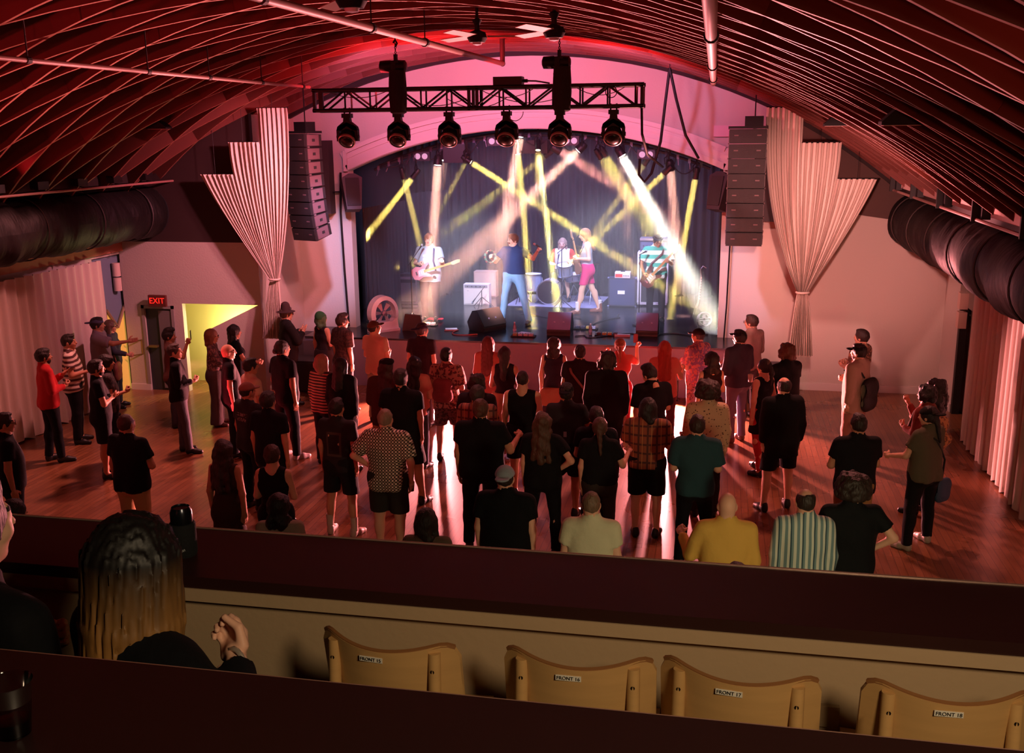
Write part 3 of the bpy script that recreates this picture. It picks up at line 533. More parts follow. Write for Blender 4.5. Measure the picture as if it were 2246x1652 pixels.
for px, py, lab in ((924, 343, 'twin unlit round lamps at the left under the arch'), (1087, 310, 'twin unlit round lamps under the arch left of the middle'), (1251, 309, 'twin unlit round lamps under the arch over the two bright ones'), (1417, 339, 'twin unlit round lamps at the right under the arch by the cable loop')):
    t = thing('blinder_light', lab, 'stage light', at(px, py, Y=20.3)); MB().b2((-.17, 0, -.09), (.17, .12, .09)).build('housing', mat('1c1a2c', .5), t)
    for s in (-.075, .075): MB().lathe([(.001, .0), (.056, .0), (.06, .01)], (s, -.005, 0), (0, -1, 0), 16).build('lens', GLOW['off'], t)  # unlit lenses are given a faint glow of their own
    MB().cyl((0, .06, .09), (0, .06, .3), .015, n=6).build('bracket', BLACK, t)
t = thing('lighting_bar', 'curved dark pipe with clamps and cables under the top of the stage arch', 'bar', (0, 0, 0))
MB().tube([(x, 20.45, arch_z(x, 8.99)-.12) for x in np.linspace(-7.0, -.2, 26)], .03, 8).build('pipe', BLACK, t, 60); MB().tube([(x, 20.75, arch_z(x, 8.99)-.05) for x in np.linspace(-7.0, -.2, 26)], .03, 8).build('pipe', BLACK, t, 60)
r = random.Random(3)
for i in range(30):
    x = -6.9+i*.225; z = arch_z(x)-.12; MB().box((x, 20.45, z), (.05, .09, .09)).cyl((x, 20.45, z), (x+r.uniform(-.1, .1), 20.45, z-.16), .012, n=5).build('clamp', mat(r.choice(('2a2c44', '0c0c12', '6a6878')), .35, .4), t)
for i in range(9): MB().tube([(-6.8+i*.72+.6*u, 20.4, arch_z(-6.8+i*.72+.6*u)-.14-.18*math.sin(PI*u)*(.5+.5*(i % 3))) for u in np.linspace(0, 1, 9)], .012, 5).build('cable', BLACK, t, 60)
MB().b2((-4.05, 20.5, 4.42), (-3.4, 20.95, 4.68)).build('flat_fixture', mat('0c0c10', .6), t); MB().b2((-5.5, 20.35, 4.25), (-5.0, 20.6, 4.62)).build('flat_fixture', mat('141826', .5), t)
# haze in the stage box
hz = MB().b2((-7.2, 19.9, .99), (.03, 21.5, 4.95)).build('stage_haze', [], None, None); hm = bpy.data.materials.new('haze'); hm.use_nodes = True; n = hm.node_tree; n.nodes.clear(); ou = n.nodes.new('ShaderNodeOutputMaterial'); vsn = n.nodes.new('ShaderNodeVolumeScatter'); vsn.inputs['Density'].default_value = HAZE; vsn.inputs['Color'].default_value = (.95, .95, 1, 1); vsn.inputs['Anisotropy'].default_value = .0; n.links.new(vsn.outputs[0], ou.inputs['Volume'])
hz.data.materials.append(hm); tag(hz, 'thin haze filling the stage behind the arch', 'haze', None, 'stuff')
# ================================================================= loudspeakers
GR = mat('151214', .6, bump=.3, bscale=200, key='speaker_grille'); CAB = mat('1a1517', .55, key='speaker_cabinet')
def line_array(label, x, y, ztop, n, rz, w, hcab, dep, curve, nose):
    root = thing('line_array_speaker', label, 'loudspeaker', (x, y, ztop), rz); a = 0.; p = Vector((0, 0, 0))
    MB().b2((-w/2-.02, 0, .0), (w/2+.02, dep, .04)).b2((-w*.1, dep*.2, .04), (w*.4, dep*.8, .2)).cyl((.1, dep*.5, .1), (.1, dep*.5, ceil_z(x)+.25-ztop), .012, n=6).build('rigging_frame', BLACK, root)
    for i in range(n):
        R = Matrix.Rotation(a, 3, 'X'); hc = hcab; c = p+R @ Vector((0, dep/2, -hc/2)); t = MB(); yo = -dep/2
        o = c; prof = [(-hc/2+.006, yo), (hc/2-.006, yo), (hc/2-.02, dep/2), (-hc/2+.02, dep/2)]
        t.prism([(q, zz) for zz, q in prof], o-R @ Vector((w/2, 0, 0)), R @ Vector((0, 1, 0)), R @ Vector((0, 0, 1)), (1, 0, 0), w); cb = t.build('cabinet', CAB, root)
        MB().box(o+R @ Vector((0, yo-.012, 0)), (w*.98, .02, hc*.9), R).build('grille', GR, cb)
        for s in (-1, 1): MB().box(o+R @ Vector((s*(w/2+.004), -.02, 0)), (.012, dep*.72, hc*.78), R).box(o+R @ Vector((s*(w/2+.012), yo+.06, hc*.5)), (.016, .05, .03), R).box(o+R @ Vector((s*.22*w*1.4, yo-.024, hc*.05)), (.07, .006, .02), R).build('side_plate', mat('5a4448', .5), cb)
        for s in (-1, 1): MB().box(o+R @ Vector((s*(w/2+.011), -.01, 0)), (.006, .07, .05), R).build('handle_cup', DARK, cb)
        p = p+R @ Vector((0, 0, -hc)); a += curve*(.4+1.2*i/n)
    return root
line_array('black curved line array of speakers hanging beside the left tied drape', -7.52, 17.6, 4.86, 8, -.36, .56, .243, .42, .035, 1)
line_array('black column of line array speakers hanging beside the right tied drape', .42, 17.75, 4.86, 8, -.05, .6, .245, .42, .02, 1)
MB().b2((-8.3, 19.3, 3.3), (-7.55, 19.58, 4.72)).build('sub_speaker', mat('241c20', .7), None); tag(bpy.data.objects['sub_speaker'], 'tall dark speaker cabinet on the wall behind the left line array', 'loudspeaker')
MB().b2((.6, 19.3, 3.2), (1.0, 19.58, 4.4)).build('sub_speaker', mat('241c20', .7), None); tag(bpy.data.objects['sub_speaker.001'], 'tall dark speaker cabinet on the wall behind the right line array', 'loudspeaker')
MB().b2((-.15, 19.5, 4.72), (.55, 19.6, 4.92)).build('wall_bracket', mat('c8a8b0', .6), None); tag(bpy.data.objects['wall_bracket'], 'pale flat wall plate beside the right end of the arch', 'bracket')
for lab, o, sgn, rz in (('dark angled side fill speaker at the left edge of the stage arch', at(772, 424, Y=19.3), 1, .5), ('dark angled side fill speaker at the right edge of the stage arch', at(1580, 422, Y=19.5), -1, -.6)):
    t = thing('side_fill_speaker', lab, 'loudspeaker', o, rz); R = Matrix.Rotation(-.25, 3, 'X'); m = MB()
    m.prism([(-.14, -.34), (.14, -.34), (.2, .28), (.06, .36), (-.06, .36), (-.2, .28)], R @ Vector((0, -.15, 0)), (1, 0, 0), R @ Vector((0, 0, 1)), R @ Vector((0, 1, 0)), .32); m.build('cabinet', mat('2a2430', .6), t)
    MB().box(R @ Vector((0, -.165, 0)), (.26, .02, .54), R).build('grille', mat('1c1a22', .7, bump=.3, bscale=200), t); MB().box(R @ Vector((0, -.02, .355)), (.1, .08, .02), R).build('handle', DARK, t); MB().cyl((0, .17, 0), (0, .5, .05), .025, n=6).build('bracket', BLACK, t)
MB().tube([(-7.38, 19.5, 4.1), (-7.42, 19.5, 3.3), (-7.4, 19.5, 2.2), (-7.36, 19.5, 1.0)], .022, 6).tube([(-7.9, 19.5, 4.0), (-7.6, 19.45, 3.72), (-7.38, 19.5, 3.72), (-7.2, 19.55, 3.78)], .018, 6).build('wall_cable', BLACK, None, 60); tag(bpy.data.objects['wall_cable'], 'black cable running down the white wall left of the stage', 'cable')
MB().tube([(.22, 19.5, 2.9), (.2, 19.5, 1.6), (.17, 19.5, .9)], .016, 6).build('wall_cable', BLACK, None, 60); tag(bpy.data.objects['wall_cable.001'], 'black cable running down the pale wall right of the stage', 'cable')
for lab, x, y in (('dark subwoofer box on the floor left of the stage', -7.75, 18.15), ('grey low speaker box on the floor right of the stage', .95, 18.6)):
    t = thing('subwoofer', lab, 'loudspeaker', (x, y, 0)); h = .62 if x < -5 else .5; MB().b2((-.32, -.28, .02), (.32, .25, h)).build('cabinet', mat('1c181a', .6), t); MB().b2((-.29, -.31, .06), (.29, -.28, h-.04)).build('grille', GR, t)
# ================================================================= band gear on the stage
ZS = .966
def onstage(px, py): p = at(px, py, Z=ZS); return p
def wedge(label, px, py, rz, w=.52, col='2b3350'):
    p = onstage(px, py); t = thing('stage_monitor', label, 'monitor speaker', p, rz)
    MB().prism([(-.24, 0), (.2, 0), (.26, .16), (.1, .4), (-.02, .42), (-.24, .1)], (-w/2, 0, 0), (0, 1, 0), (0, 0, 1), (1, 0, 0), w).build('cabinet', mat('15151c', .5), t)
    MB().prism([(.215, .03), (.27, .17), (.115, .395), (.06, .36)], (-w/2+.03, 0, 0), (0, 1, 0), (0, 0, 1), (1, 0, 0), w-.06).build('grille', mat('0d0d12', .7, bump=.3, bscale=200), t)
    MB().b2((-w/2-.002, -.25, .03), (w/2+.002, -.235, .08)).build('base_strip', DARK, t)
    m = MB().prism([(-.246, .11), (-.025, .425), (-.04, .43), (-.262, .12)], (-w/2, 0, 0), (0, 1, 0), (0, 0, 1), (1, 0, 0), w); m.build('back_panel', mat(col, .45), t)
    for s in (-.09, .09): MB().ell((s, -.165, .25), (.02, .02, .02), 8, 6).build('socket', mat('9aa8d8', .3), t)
    return t
wedge('dark stage monitor turned aside at the feet of the singer', 1068, 722, .95, .6, '16161e'); wedge('blue-lit stage monitor in front of the bass drum', 1229, 731, 0, .46, '6a7cb0'); wedge('blue-lit stage monitor in front of the bassist', 1420, 733, 0, .42, '6a7cb0')  # cool light on two back panels is put into their blue colour
MB().prism([(-.22, 0), (.22, 0), (.17, .32), (-.15, .34)], onstage(905, 726), (1, 0, 0), (0, 0, 1), (0, 1, 0), .06).build('pedal_case', mat('3a2c30', .5), None); tag(bpy.data.objects['pedal_case'], 'open dark pedal case lid standing behind the white floor fan', 'case')
p = onstage(888, 676); t = thing('guitar_amplifier', 'tall grey guitar amplifier with silver trim behind the guitarist in the tee', 'amplifier', p, .06)
MB().b2((-.3, 0, .12), (.3, .3, .78)).build('cabinet', mat('1b1b22', .5), t); MB().b2((-.26, -.02, .16), (.26, 0, .58)).build('grille', mat('6d6d7c', .7, bump=.3, bscale=150), t); MB().b2((-.3, -.025, .66), (.3, .0, .72)).b2((-.31, -.03, .1), (.31, .0, .14)).b2((.27, -.022, .14), (.3, 0, .66)).build('silver_trim', mat('c8d0e8', .25, .8), t); MB().b2((-.3, -.02, .02), (.3, .1, .07)).build('stand', mat('c8d0e8', .25, .8), t)
for s in (-.2, 0, .2): MB().cyl((s, -.03, .75), (s, 0, .75), .018, n=8).build('knob', DARK, t)
p = onstage(1045, 669); t = thing('guitar_amplifier', 'small pale guitar amplifier with cream grille left of the singer', 'amplifier', p, 0)
MB().b2((-.3, 0, 0), (.3, .25, .48)).build('cabinet', mat('c9c4c8', .7), t); MB().b2((-.27, -.015, .03), (.27, 0, .38)).build('grille', mat('dcd4d0', .8, bump=.3, bscale=120), t); MB().b2((-.27, -.012, .4), (.27, 0, .46)).build('control_panel', mat('7a7a86', .4), t)
for k in range(5): MB().cyl((-.2+k*.1, -.03, .43), (-.2+k*.1, 0, .43), .014, n=8).build('knob', DARK, t)
text('~', .07, DARK, t, Matrix.Translation((-.19, -.017, .33)) @ Matrix.Rotation(PI/2, 4, 'X'), 'badge')
p = onstage(1064, 652); t = thing('speaker_box', 'beige speaker box behind the small pale amplifier', 'speaker', p); MB().b2((-.27, 0, 0), (.27, .3, .62)).build('cabinet', mat('b89888', .7), t); MB().b2((-.24, -.012, .03), (.24, 0, .58)).build('grille', mat('c4a698', .8, bump=.3, bscale=120), t)
p = onstage(1364, 674); t = thing('bass_cabinet', 'blue-grey speaker cabinet with a white label right of the guitarist in pink shorts', 'amplifier', p, 0)
MB().b2((-.31, 0, .02), (.31, .32, .66)).build('cabinet', mat('20243c', .6), t); MB().b2((-.28, -.012, .05), (.28, 0, .63)).build('grille', mat('343c64', .8, bump=.3, bscale=150), t); MB().b2((-.1, -.02, .3), (.06, -.012, .38)).build('label_plate', mat('dfe4f0', .5), t)
for sx in (-.31, .31):
    for z in (.02, .66): MB().ell((sx, 0, z), (.025, .025, .025), 8, 6).build('corner', mat('8a90b0', .3, .7), t)
p2 = Vector(p)+Vector((0, .02, .66)); t = thing('amplifier_head', 'white amplifier head with red panel on the blue-grey cabinet', 'amplifier', p2, 0); MB().b2((-.17, 0, 0), (.17, .22, .13)).build('case', mat('e4dce0', .5), t); MB().b2((-.16, -.01, .02), (.0, 0, .09)).build('red_panel', mat('d83a3a', .4), t); MB().b2((-.05, .08, .13), (.05, .12, .16)).build('handle', DARK, t)
for k in range(4): MB().cyl((.03+k*.035, -.015, .05), (.03+k*.035, 0, .05), .011, n=8).build('knob', DARK, t)
p = onstage(1430, 672); t = thing('bass_stack', 'tall bass stack with white side panels behind the bassist', 'amplifier', p, 0)
MB().b2((-.26, .02, .08), (.26, .4, 1.22)).build('cabinet', mat('2b2a34', .7), t)
for s in (-1, 1): MB().b2((s*.3-.045, -.02, .08), (s*.3+.045, .4, 1.22)).build('side_panel', mat('d9d4e6', .5), t)
MB().b2((-.33, -.03, .04), (.33, .4, .09)).build('base_plate', mat('b9b4c6', .5), t)
for s in (-.26, .26): MB().cyl((s, .02, .02), (s+.03, .02, .02), .03, n=10).build('caster', DARK, t)
p2 = Vector(p)+Vector((0, .02, 1.225)); t = thing('amplifier_head', 'blue-grey amplifier head with metal edges on top of the tall bass stack', 'amplifier', p2, 0); MB().b2((-.3, 0, 0), (.3, .36, .3)).build('case', mat('333a58', .5), t); MB().b2((-.3, -.015, .26), (.3, .36, .31)).b2((-.3, -.015, 0), (.3, .01, .03)).build('metal_edge', mat('a8a4b8', .3, .6), t); MB().b2((-.27, -.012, .06), (.27, 0, .22)).build('front_panel', mat('5a6488', .4), t)
for k in range(6): MB().cyl((-.22+k*.08, -.03, .14), (-.22+k*.08, 0, .14), .016, n=8).build('knob', DARK, t)
# drums
CHR = mat('c8ccd8', .2, .9, key='chrome'); SHELL = mat('aab4d0', .3, .5, key='silver_shell')
kp = onstage(1203, 669); KX, KY = kp.x, kp.y
def drum(name, label, loc, r, h, ax, head, legs=True):
    t = thing(name, label, 'drum', loc); ax = Vector(ax)
    MB().lathe([(r, 0), (r, h)], (0, 0, 0), ax, 28).build('shell', SHELL, t, 40); MB().lathe([(r*.97, h), (.001, h+.004)], (0, 0, 0), ax, 28).build('drum_head', head, t)
    for z in (0, h): MB().lathe([(r, z-.012), (r+.015, z-.012), (r+.015, z+.012), (r, z+.012)], (0, 0, 0), ax, 28, True).build('hoop', CHR, t, 40)
    x, y, d = frame_for(ax)
    for k in range(8):
        q = (math.cos(k*PI/4)*x+math.sin(k*PI/4)*y)*(r+.012); MB().cyl(q+ax*h*.2, q+ax*h*.8, .008, n=5).build('lug', CHR, t)
    return t
t = drum('bass_drum', 'bass drum with dark front head in the middle of the stage', (KX, KY+.4, ZS+.29), .27, .4, (0, -1, 0), mat('1c1a22', .35, key='dark_head'))
for s in (-1, 1): MB().cyl((s*.2, -.05, -.16), (s*.34, -.25, -.285), .014, n=6).build('spur', CHR, t)
text('c', .13, mat('8a8a94', .5), t, Matrix.Translation((.07, -.41, .02)) @ Matrix.Rotation(PI/2, 4, 'X'), 'head_mark')
t = drum('floor_tom', 'silver floor tom beside the bass drum', (KX-.42, KY+.35, ZS+.28), .2, .38, (0, 0, 1), mat('d8dcea', .5))
for k in range(3): MB().cyl((.22*math.cos(k*2.1), .22*math.sin(k*2.1), -.28), (.22*math.cos(k*2.1), .22*math.sin(k*2.1), .25), .01, n=6).build('leg', CHR, t)
t = drum('rack_tom', 'silver tom mounted above the bass drum', (KX+.34, KY+.3, ZS+.66), .17, .24, (0, -.25, 1), mat('d8dcea', .5)); MB().cyl((0, 0, 0), (-.15, .1, -.3), .014, n=6).build('mount', CHR, t)
t = drum('snare_drum', 'snare drum on a stand right of the bass drum', (KX+.5, KY+.55, ZS+.5), .18, .15, (0, -.1, 1), mat('d8dcea', .5))
for k in range(3): MB().cyl((0, 0, -.1), (.25*math.cos(k*2.1), .25*math.sin(k*2.1), -.48), .011, n=6).build('stand_leg', CHR, t)
for lab, x, y, z, r, tl in (('tilted dark cymbal right of the drummer', .75, .5, 1.25, .24, .35), ('pair of small cymbals on a stand right of the drums', .95, .35, .92, .18, .0), ('cymbal left of the drummer behind the floor tom', -.5, .75, 1.05, .22, -.3)):
    t = thing('cymbal', lab, 'cymbal', (KX+x, KY+y, ZS)); R = Matrix.Rotation(tl, 3, 'Y'); MB().lathe([(.001, .03), (.03, .025), (.05, .01), (r, -.01), (r, -.013), (.05, .005), (.001, .02)], (0, 0, z), R @ Vector((0, 0, 1)), 24).build('plate', mat('6a5a30', .3, .9), t, 40); MB().cyl((0, 0, .3), (0, 0, z), .011, n=6).cyl((0, 0, z), (0, 0, z+.06), .007, n=5).build('stand', CHR, t)
    for k in range(3): MB().cyl((0, 0, .45), (.28*math.cos(k*2.1+.5), .28*math.sin(k*2.1+.5), .01), .01, n=5).build('stand_leg', CHR, t)
t = thing('drum_stool', 'round drum stool under the drummer', 'stool', (KX+.18, KY+1.02, ZS)); MB().lathe([(.001, .46), (.17, .46), (.18, .5), (.16, .53), (.001, .54)], n=18).build('seat', DARK, t, 40)
for k in range(3): MB().cyl((0, 0, .4), (.22*math.cos(k*2.1), .22*math.sin(k*2.1), .01), .014, n=6).build('leg', CHR, t)
MB().cyl((0, 0, .2), (0, 0, .47), .02, n=8).build('post', CHR, t)
MB().prism([(-.95, -.25), (1.15, -.35), (1.25, 1.35), (-.85, 1.45)], (KX, KY, ZS), (1, 0, 0), (0, 1, 0), (0, 0, 1), .008).build('drum_rug', mat('7c7c96', .95, var=.5, vscale=9, key='patterned_rug'), None); tag(bpy.data.objects['drum_rug'], 'patterned grey rug under the drum kit', 'rug')
def mic_stand(label, p, top, boom=None, base='tripod'):
    t = thing('microphone_stand', label, 'stand', p); top = Vector(top); MB().cyl((0, 0, .02), (0, 0, top.z), .011, n=6).build('pole', mat('15151a', .4), t)
    if base == 'tripod':
        for k in range(3): MB().cyl((0, 0, .25), (.28*math.cos(k*2.1+.4), .28*math.sin(k*2.1+.4), .01), .009, n=5).build('leg', mat('15151a', .4), t)
    else: MB().lathe([(.001, .0), (.13, .0), (.13, .02), (.02, .04)], n=18).build('base', mat('15151a', .4), t)
    e = top
    if boom: e = Vector(boom); MB().cyl(top-(e-top)*.3, e, .008, n=6).build('boom', mat('15151a', .4), t)
    d = (e-top).normalized() if boom else Vector((0, .3, 1)).normalized()
    mc = MB().cyl(e, e+d*.11, .012, .018, n=10).build('microphone', mat('2a2a30', .4), t); MB().ell(e+d*.13, (.026, .026, .03), 10, 8).build('grille_ball', mat('b8bcc8', .4, .6), mc, 80)
    return t
gp = onstage(945, 703)
mic_stand('boom microphone stand in front of the guitarist in the tee', (gp.x-.25, gp.y-.5, ZS), (0, 0, 1.3), (.13, .16, 1.53))
ap = onstage(1052, 672); mic_stand('short boom microphone stand aimed at the small pale amplifier', (ap.x+.1, ap.y-.2, ZS), (0, 0, .4), (-.16, .05, .2))
bp = onstage(1437, 704); mic_stand('straight black microphone stand left of the bassist', (bp.x-.3, bp.y-.55, ZS), (0, 0, 1.45), (.05, .1, 1.47), 'disc')
g2 = onstage(1290, 690); mic_stand('boom microphone stand beside the guitarist in pink shorts', (g2.x-.65, g2.y+.45, ZS), (0, 0, 1.35), (.38, -.3, 1.66))
mic_stand('tall microphone stand at the floor tom behind the singer', (KX-.72, KY+.2, ZS), (0, 0, .95), (.1, .1, 1.02))
mic_stand('microphone stand in front of the drummer', (KX+.12, KY+.5, ZS), (0, 0, .85), (.02, .02, .98))
# white floor fan
p = onstage(842, 726); t = thing('floor_fan', 'white upright ring shaped floor fan at the left stage edge', 'fan', p, .75)
m = MB(); N = 28
outer = [(.3*math.cos(a), .36+.36*math.sin(a)) for a in np.linspace(-.35, PI+.35, N)]; inner = [(.22*math.cos(a), .37+.27*math.sin(a)) for a in np.linspace(-.35, PI+.35, N)]
vs = []; 
for (ox, oz), (ix, iz) in zip(outer, inner): vs += [(ox, -.09, oz), (ix, -.13, iz), (ix, .1, iz), (ox, .12, oz)]
m.raw(vs, [(4*i+k, 4*i+4+k, 4*i+4+(k+1) % 4, 4*i+(k+1) % 4) for i in range(N-1) for k in range(4)]+[(3, 2, 1, 0), (4*N-4, 4*N-3, 4*N-2, 4*N-1)]); m.build('housing', mat('dfe2ee', .35), t, 50)
MB().b2((-.3, -.14, 0), (.3, .14, .05)).prism([(-.29, .05), (.29, .05), (.26, .3), (.16, .2), (-.16, .2), (-.26, .3)], (0, .1, 0), (1, 0, 0), (0, 0, 1), (0, -1, 0), .2).build('base', mat('dfe2ee', .35), t)
for k in range(6):
    a = k*PI/3; MB().prism([(.04, -.01), (.2, -.06), (.21, .04), (.05, .02)], (0, -.02, .37), (math.cos(a), 0, math.sin(a)), (-math.sin(a), .25, math.cos(a)), (0, 1, 0), .006).build('fan_blade', mat('b0b6c8', .3, .4), t)
MB().lathe([(.001, -.06), (.05, -.05), (.06, .03), (.001, .04)], (0, -.03, .37), (0, 1, 0), 14).build('hub', mat('8a90a4', .3, .5), t, 40)
p = onstage(1544, 722); t = thing('floor_fan', 'small round metal fan on the floor at the right of the stage', 'fan', p, .5); MB().lathe([(.14, -.06), (.15, .0), (.14, .06), (.13, .06), (.13, -.06)], (0, 0, .2), (0, -1, .35), 22, True).build('cage', mat('a8a8b4', .3, .7), t, 40); MB().tube([(-.12, 0, .01), (-.15, 0, .2), (.15, 0, .2), (.12, 0, .01)], .012, 6).build('stand', DARK, t)
for k in range(4): MB().box((.06*math.cos(k*PI/2), -.0, .2+.06*math.sin(k*PI/2)), (.08, .01, .05), Matrix.Rotation(-k*PI/2, 3, 'Y')).build('fan_blade', mat('c8c8d4', .3, .5), t)
# saxophone-like horn on its stand by the right wing
p = onstage(1533, 700); t = thing('saxophone', 'silver saxophone on a stand in the haze at the right of the stage', 'saxophone', p, 0)
MB().tube([(0, 0, 1.05), (.02, 0, .9), (.0, 0, .6), (-.02, 0, .34), (-.06, 0, .24), (-.13, 0, .27), (-.16, 0, .4), (-.17, 0, .52)], [.012, .016, .024, .034, .042, .05, .062, .09], 12).tube([(0, 0, 1.05), (.05, 0, 1.12), (.12, 0, 1.08)], .01, 8).build('body', mat('d8d8e0', .2, .9), t, 60)
for k in range(9): MB().cyl((.02-.003*k, -.02, .88-k*.055), (.02-.003*k, -.045, .88-k*.055), .017, n=8).build('key', mat('f0f0f4', .2, .9), t)
for k in range(3): MB().cyl((-.05, 0, .28), (-.05+.2*math.cos(k*2.1), .2*math.sin(k*2.1), .01), .01, n=5).build('stand_leg', DARK, t)
MB().cyl((-.05, 0, .26), (-.05, .03, .5), .01, n=5).build('stand_post', DARK, t)
for lab, px, py in (('clear water bottle on the stage beside the left monitor', 1129, 732), ('small clear water bottle on the stage right of the blue-lit monitor', 1295, 735)):
    t = thing('water_bottle', lab, 'bottle', onstage(px, py)); MB().lathe([(.001, 0), (.035, .005), (.036, .06), (.032, .08), (.036, .1), (.034, .16), (.015, .2), (.014, .215)], n=14).build('bottle', mat('dce6f4', .1, trans=.6), t, 50); MB().lathe([(.016, .21), (.016, .235), (.001, .236)], n=10).build('cap', mat('e8f0ff', .4), t); MB().lathe([(.0365, .06), (.037, .1)], n=14).build('paper_label', mat('b8d0f0', .6), t)
for lab, px, py, col in (('row of small effect pedals in front of the guitarist in the tee', 934, 714, '8a8090'), ('effect pedals by the water bottle at the singer', 1148, 738, '50505c'), ('cluster of effect pedals in front of the guitarist in pink shorts', 1285, 722, '9aa0c0'), ('black effect pedals left of the bassist monitor', 1332, 736, '30303a')):
    t = thing('pedalboard', lab, 'pedals', onstage(px, py)); MB().b2((-.24, -.09, 0), (.24, .09, .02)).build('board', DARK, t)
    for k in range(4): q = MB().b2((-.2+k*.105, -.06, .02), (-.12+k*.105, .06, .06)).build('pedal', mat(random.Random(px+k).choice((col, 'c8c8d0', '40485c', 'b0a060')), .4), t); MB().cyl((-.16+k*.105, -.03, .06), (-.16+k*.105, -.03, .07), .01, n=8).build('footswitch', CHR, q)
t = tag(MB().sheet(lambda u, v: (onstage(955, 704).x-.16+.32*u, onstage(955, 704).y-.08+.16*v, ZS+.05+.02*math.sin(u*9)*math.cos(v*5)), 12, 6, (0, 0, -.02)).build('towel', mat('d83a4a', .9), None, 60), 'folded red towel on the stage at the feet of the guitarist', 'towel')
for lab, px, py, a in (('white sheet of paper on the stage right of the red towel', 990, 722, .3), ('white paper beside the effect pedals at the singer', 1150, 731, -.4), ('white power strip on the stage near the bassist monitor', 1365, 738, .05)):
    o = tag(MB().box((0, 0, .006 if 'paper' in lab else .02), (.24, .17, .004) if 'paper' in lab else (.3, .08, .04), Matrix.Rotation(a, 3, 'Z')).build('paper' if 'paper' in lab else 'power_strip', mat('e6ecf8', .6), None), lab, 'paper' if 'paper' in lab else 'power strip'); o.location = onstage(px, py)
r = random.Random(9)
for i, (lab, a, b) in enumerate((('cable curling across the stage left of the dark monitor', (975, 726), (1040, 735)), ('cable across the stage between the two blue-lit monitors', (1250, 738), (1400, 735)), ('cable running from the blue-grey cabinet to the pedals', (1290, 722), (1370, 690)), ('cable running off to the right from the bassist monitor', (1440, 738), (1560, 735)), ('cable loops in front of the bass drum', (1150, 690), (1270, 700)))):
    A, B = onstage(*a), onstage(*b); pts = [A.lerp(B, u)+Vector((.12*math.sin(u*9+i), .25*math.sin(u*7+i*2)*math.sin(PI*u), .012)) for u in np.linspace(0, 1, 26)]
    tag(MB().tube(pts, .011, 5).build('stage_cable', mat('c86a5a', .6) if i == 0 else mat('0e0e12', .5), None, 60), lab, 'cable')
# red floor washes at the foot of the stage
for lab, x, y in (('low red floor light at the stage foot left of the middle', -5.25, 18.3), ('low red floor light at the stage foot right of the middle', -.85, 18.3)):
    t = thing('floor_wash_light', lab, 'stage light', (x, y, 0)); MB().b2((-.2, -.05, .3), (.2, .07, .52)).build('housing', BLACK, t); MB().tube([(-.22, 0, .4), (-.22, 0, .02), (.22, 0, .02), (.22, 0, .4)], .015, 6).build('stand', BLACK, t); MB().b2((-.18, -.055, .32), (.18, -.05, .5)).build('lens', mat((1, .35, .3), .4, emit=WASH_E), t)
# ================================================================= balcony
LEDGE = mat('301613', .4, var=.12, vscale=4, stretch=(1, 8, 1), key='brown_counter'); CREAMW = mat('b59a78', .7, bump=.05, bscale=40, key='cream_wall')
lg = thing('balcony_counter', 'long brown counter along the front edge of the balcony', 'counter', (0, 2.68, 3.56))
MB().b2((-6, -.17, 0), (3.2, .18, .04)).build('worktop', LEDGE, lg); MB().b2((-6, -.175, -.035), (3.2, -.15, .004)).build('edge_band', CREAMW, lg); MB().b2((-6, .18, -.01), (3.2, .188, .043)).build('front_trim', mat('d8b0a0', .25, .6), lg)
struct('wall_balcony', MB().b2((-6, 2.55, 2.4), (5, 2.72, 3.565)), CREAMW); MB().b2((.2, 2.535, 3.3), (.36, 2.55, 3.36)).build('outlet_plate', mat('a08868', .6), bpy.data.objects['wall_balcony'])
struct('floor_balcony', MB().b2((-6, 1.5, 2.6), (5, 2.85, 2.82)).b2((-6, -4, 2.9), (5, 1.5, 3.17)), mat('1c1412', .8))
c2 = thing('rear_counter', 'dark brown counter in front of the viewer', 'counter', (0, 1.25, 3.91)); MB().b2((-6, -.3, 0), (2.6, .21, .04)).build('worktop', mat('25120f', .4, var=.1, vscale=4, key='dark_counter'), c2); MB().b2((-6, .208, -.015), (2.6, .216, .038)).build('front_trim', mat('b08878', .3, .5), c2); MB().b2((-6, .05, -.75), (2.6, .15, 0)).build('panel', CREAMW, c2)
PLY = mat('c49a62', .45, var=.12, vscale=5, stretch=(1, 1, 9), key='birch_plywood'); PLYE = mat('8a5c34', .6, key='plywood_edge')
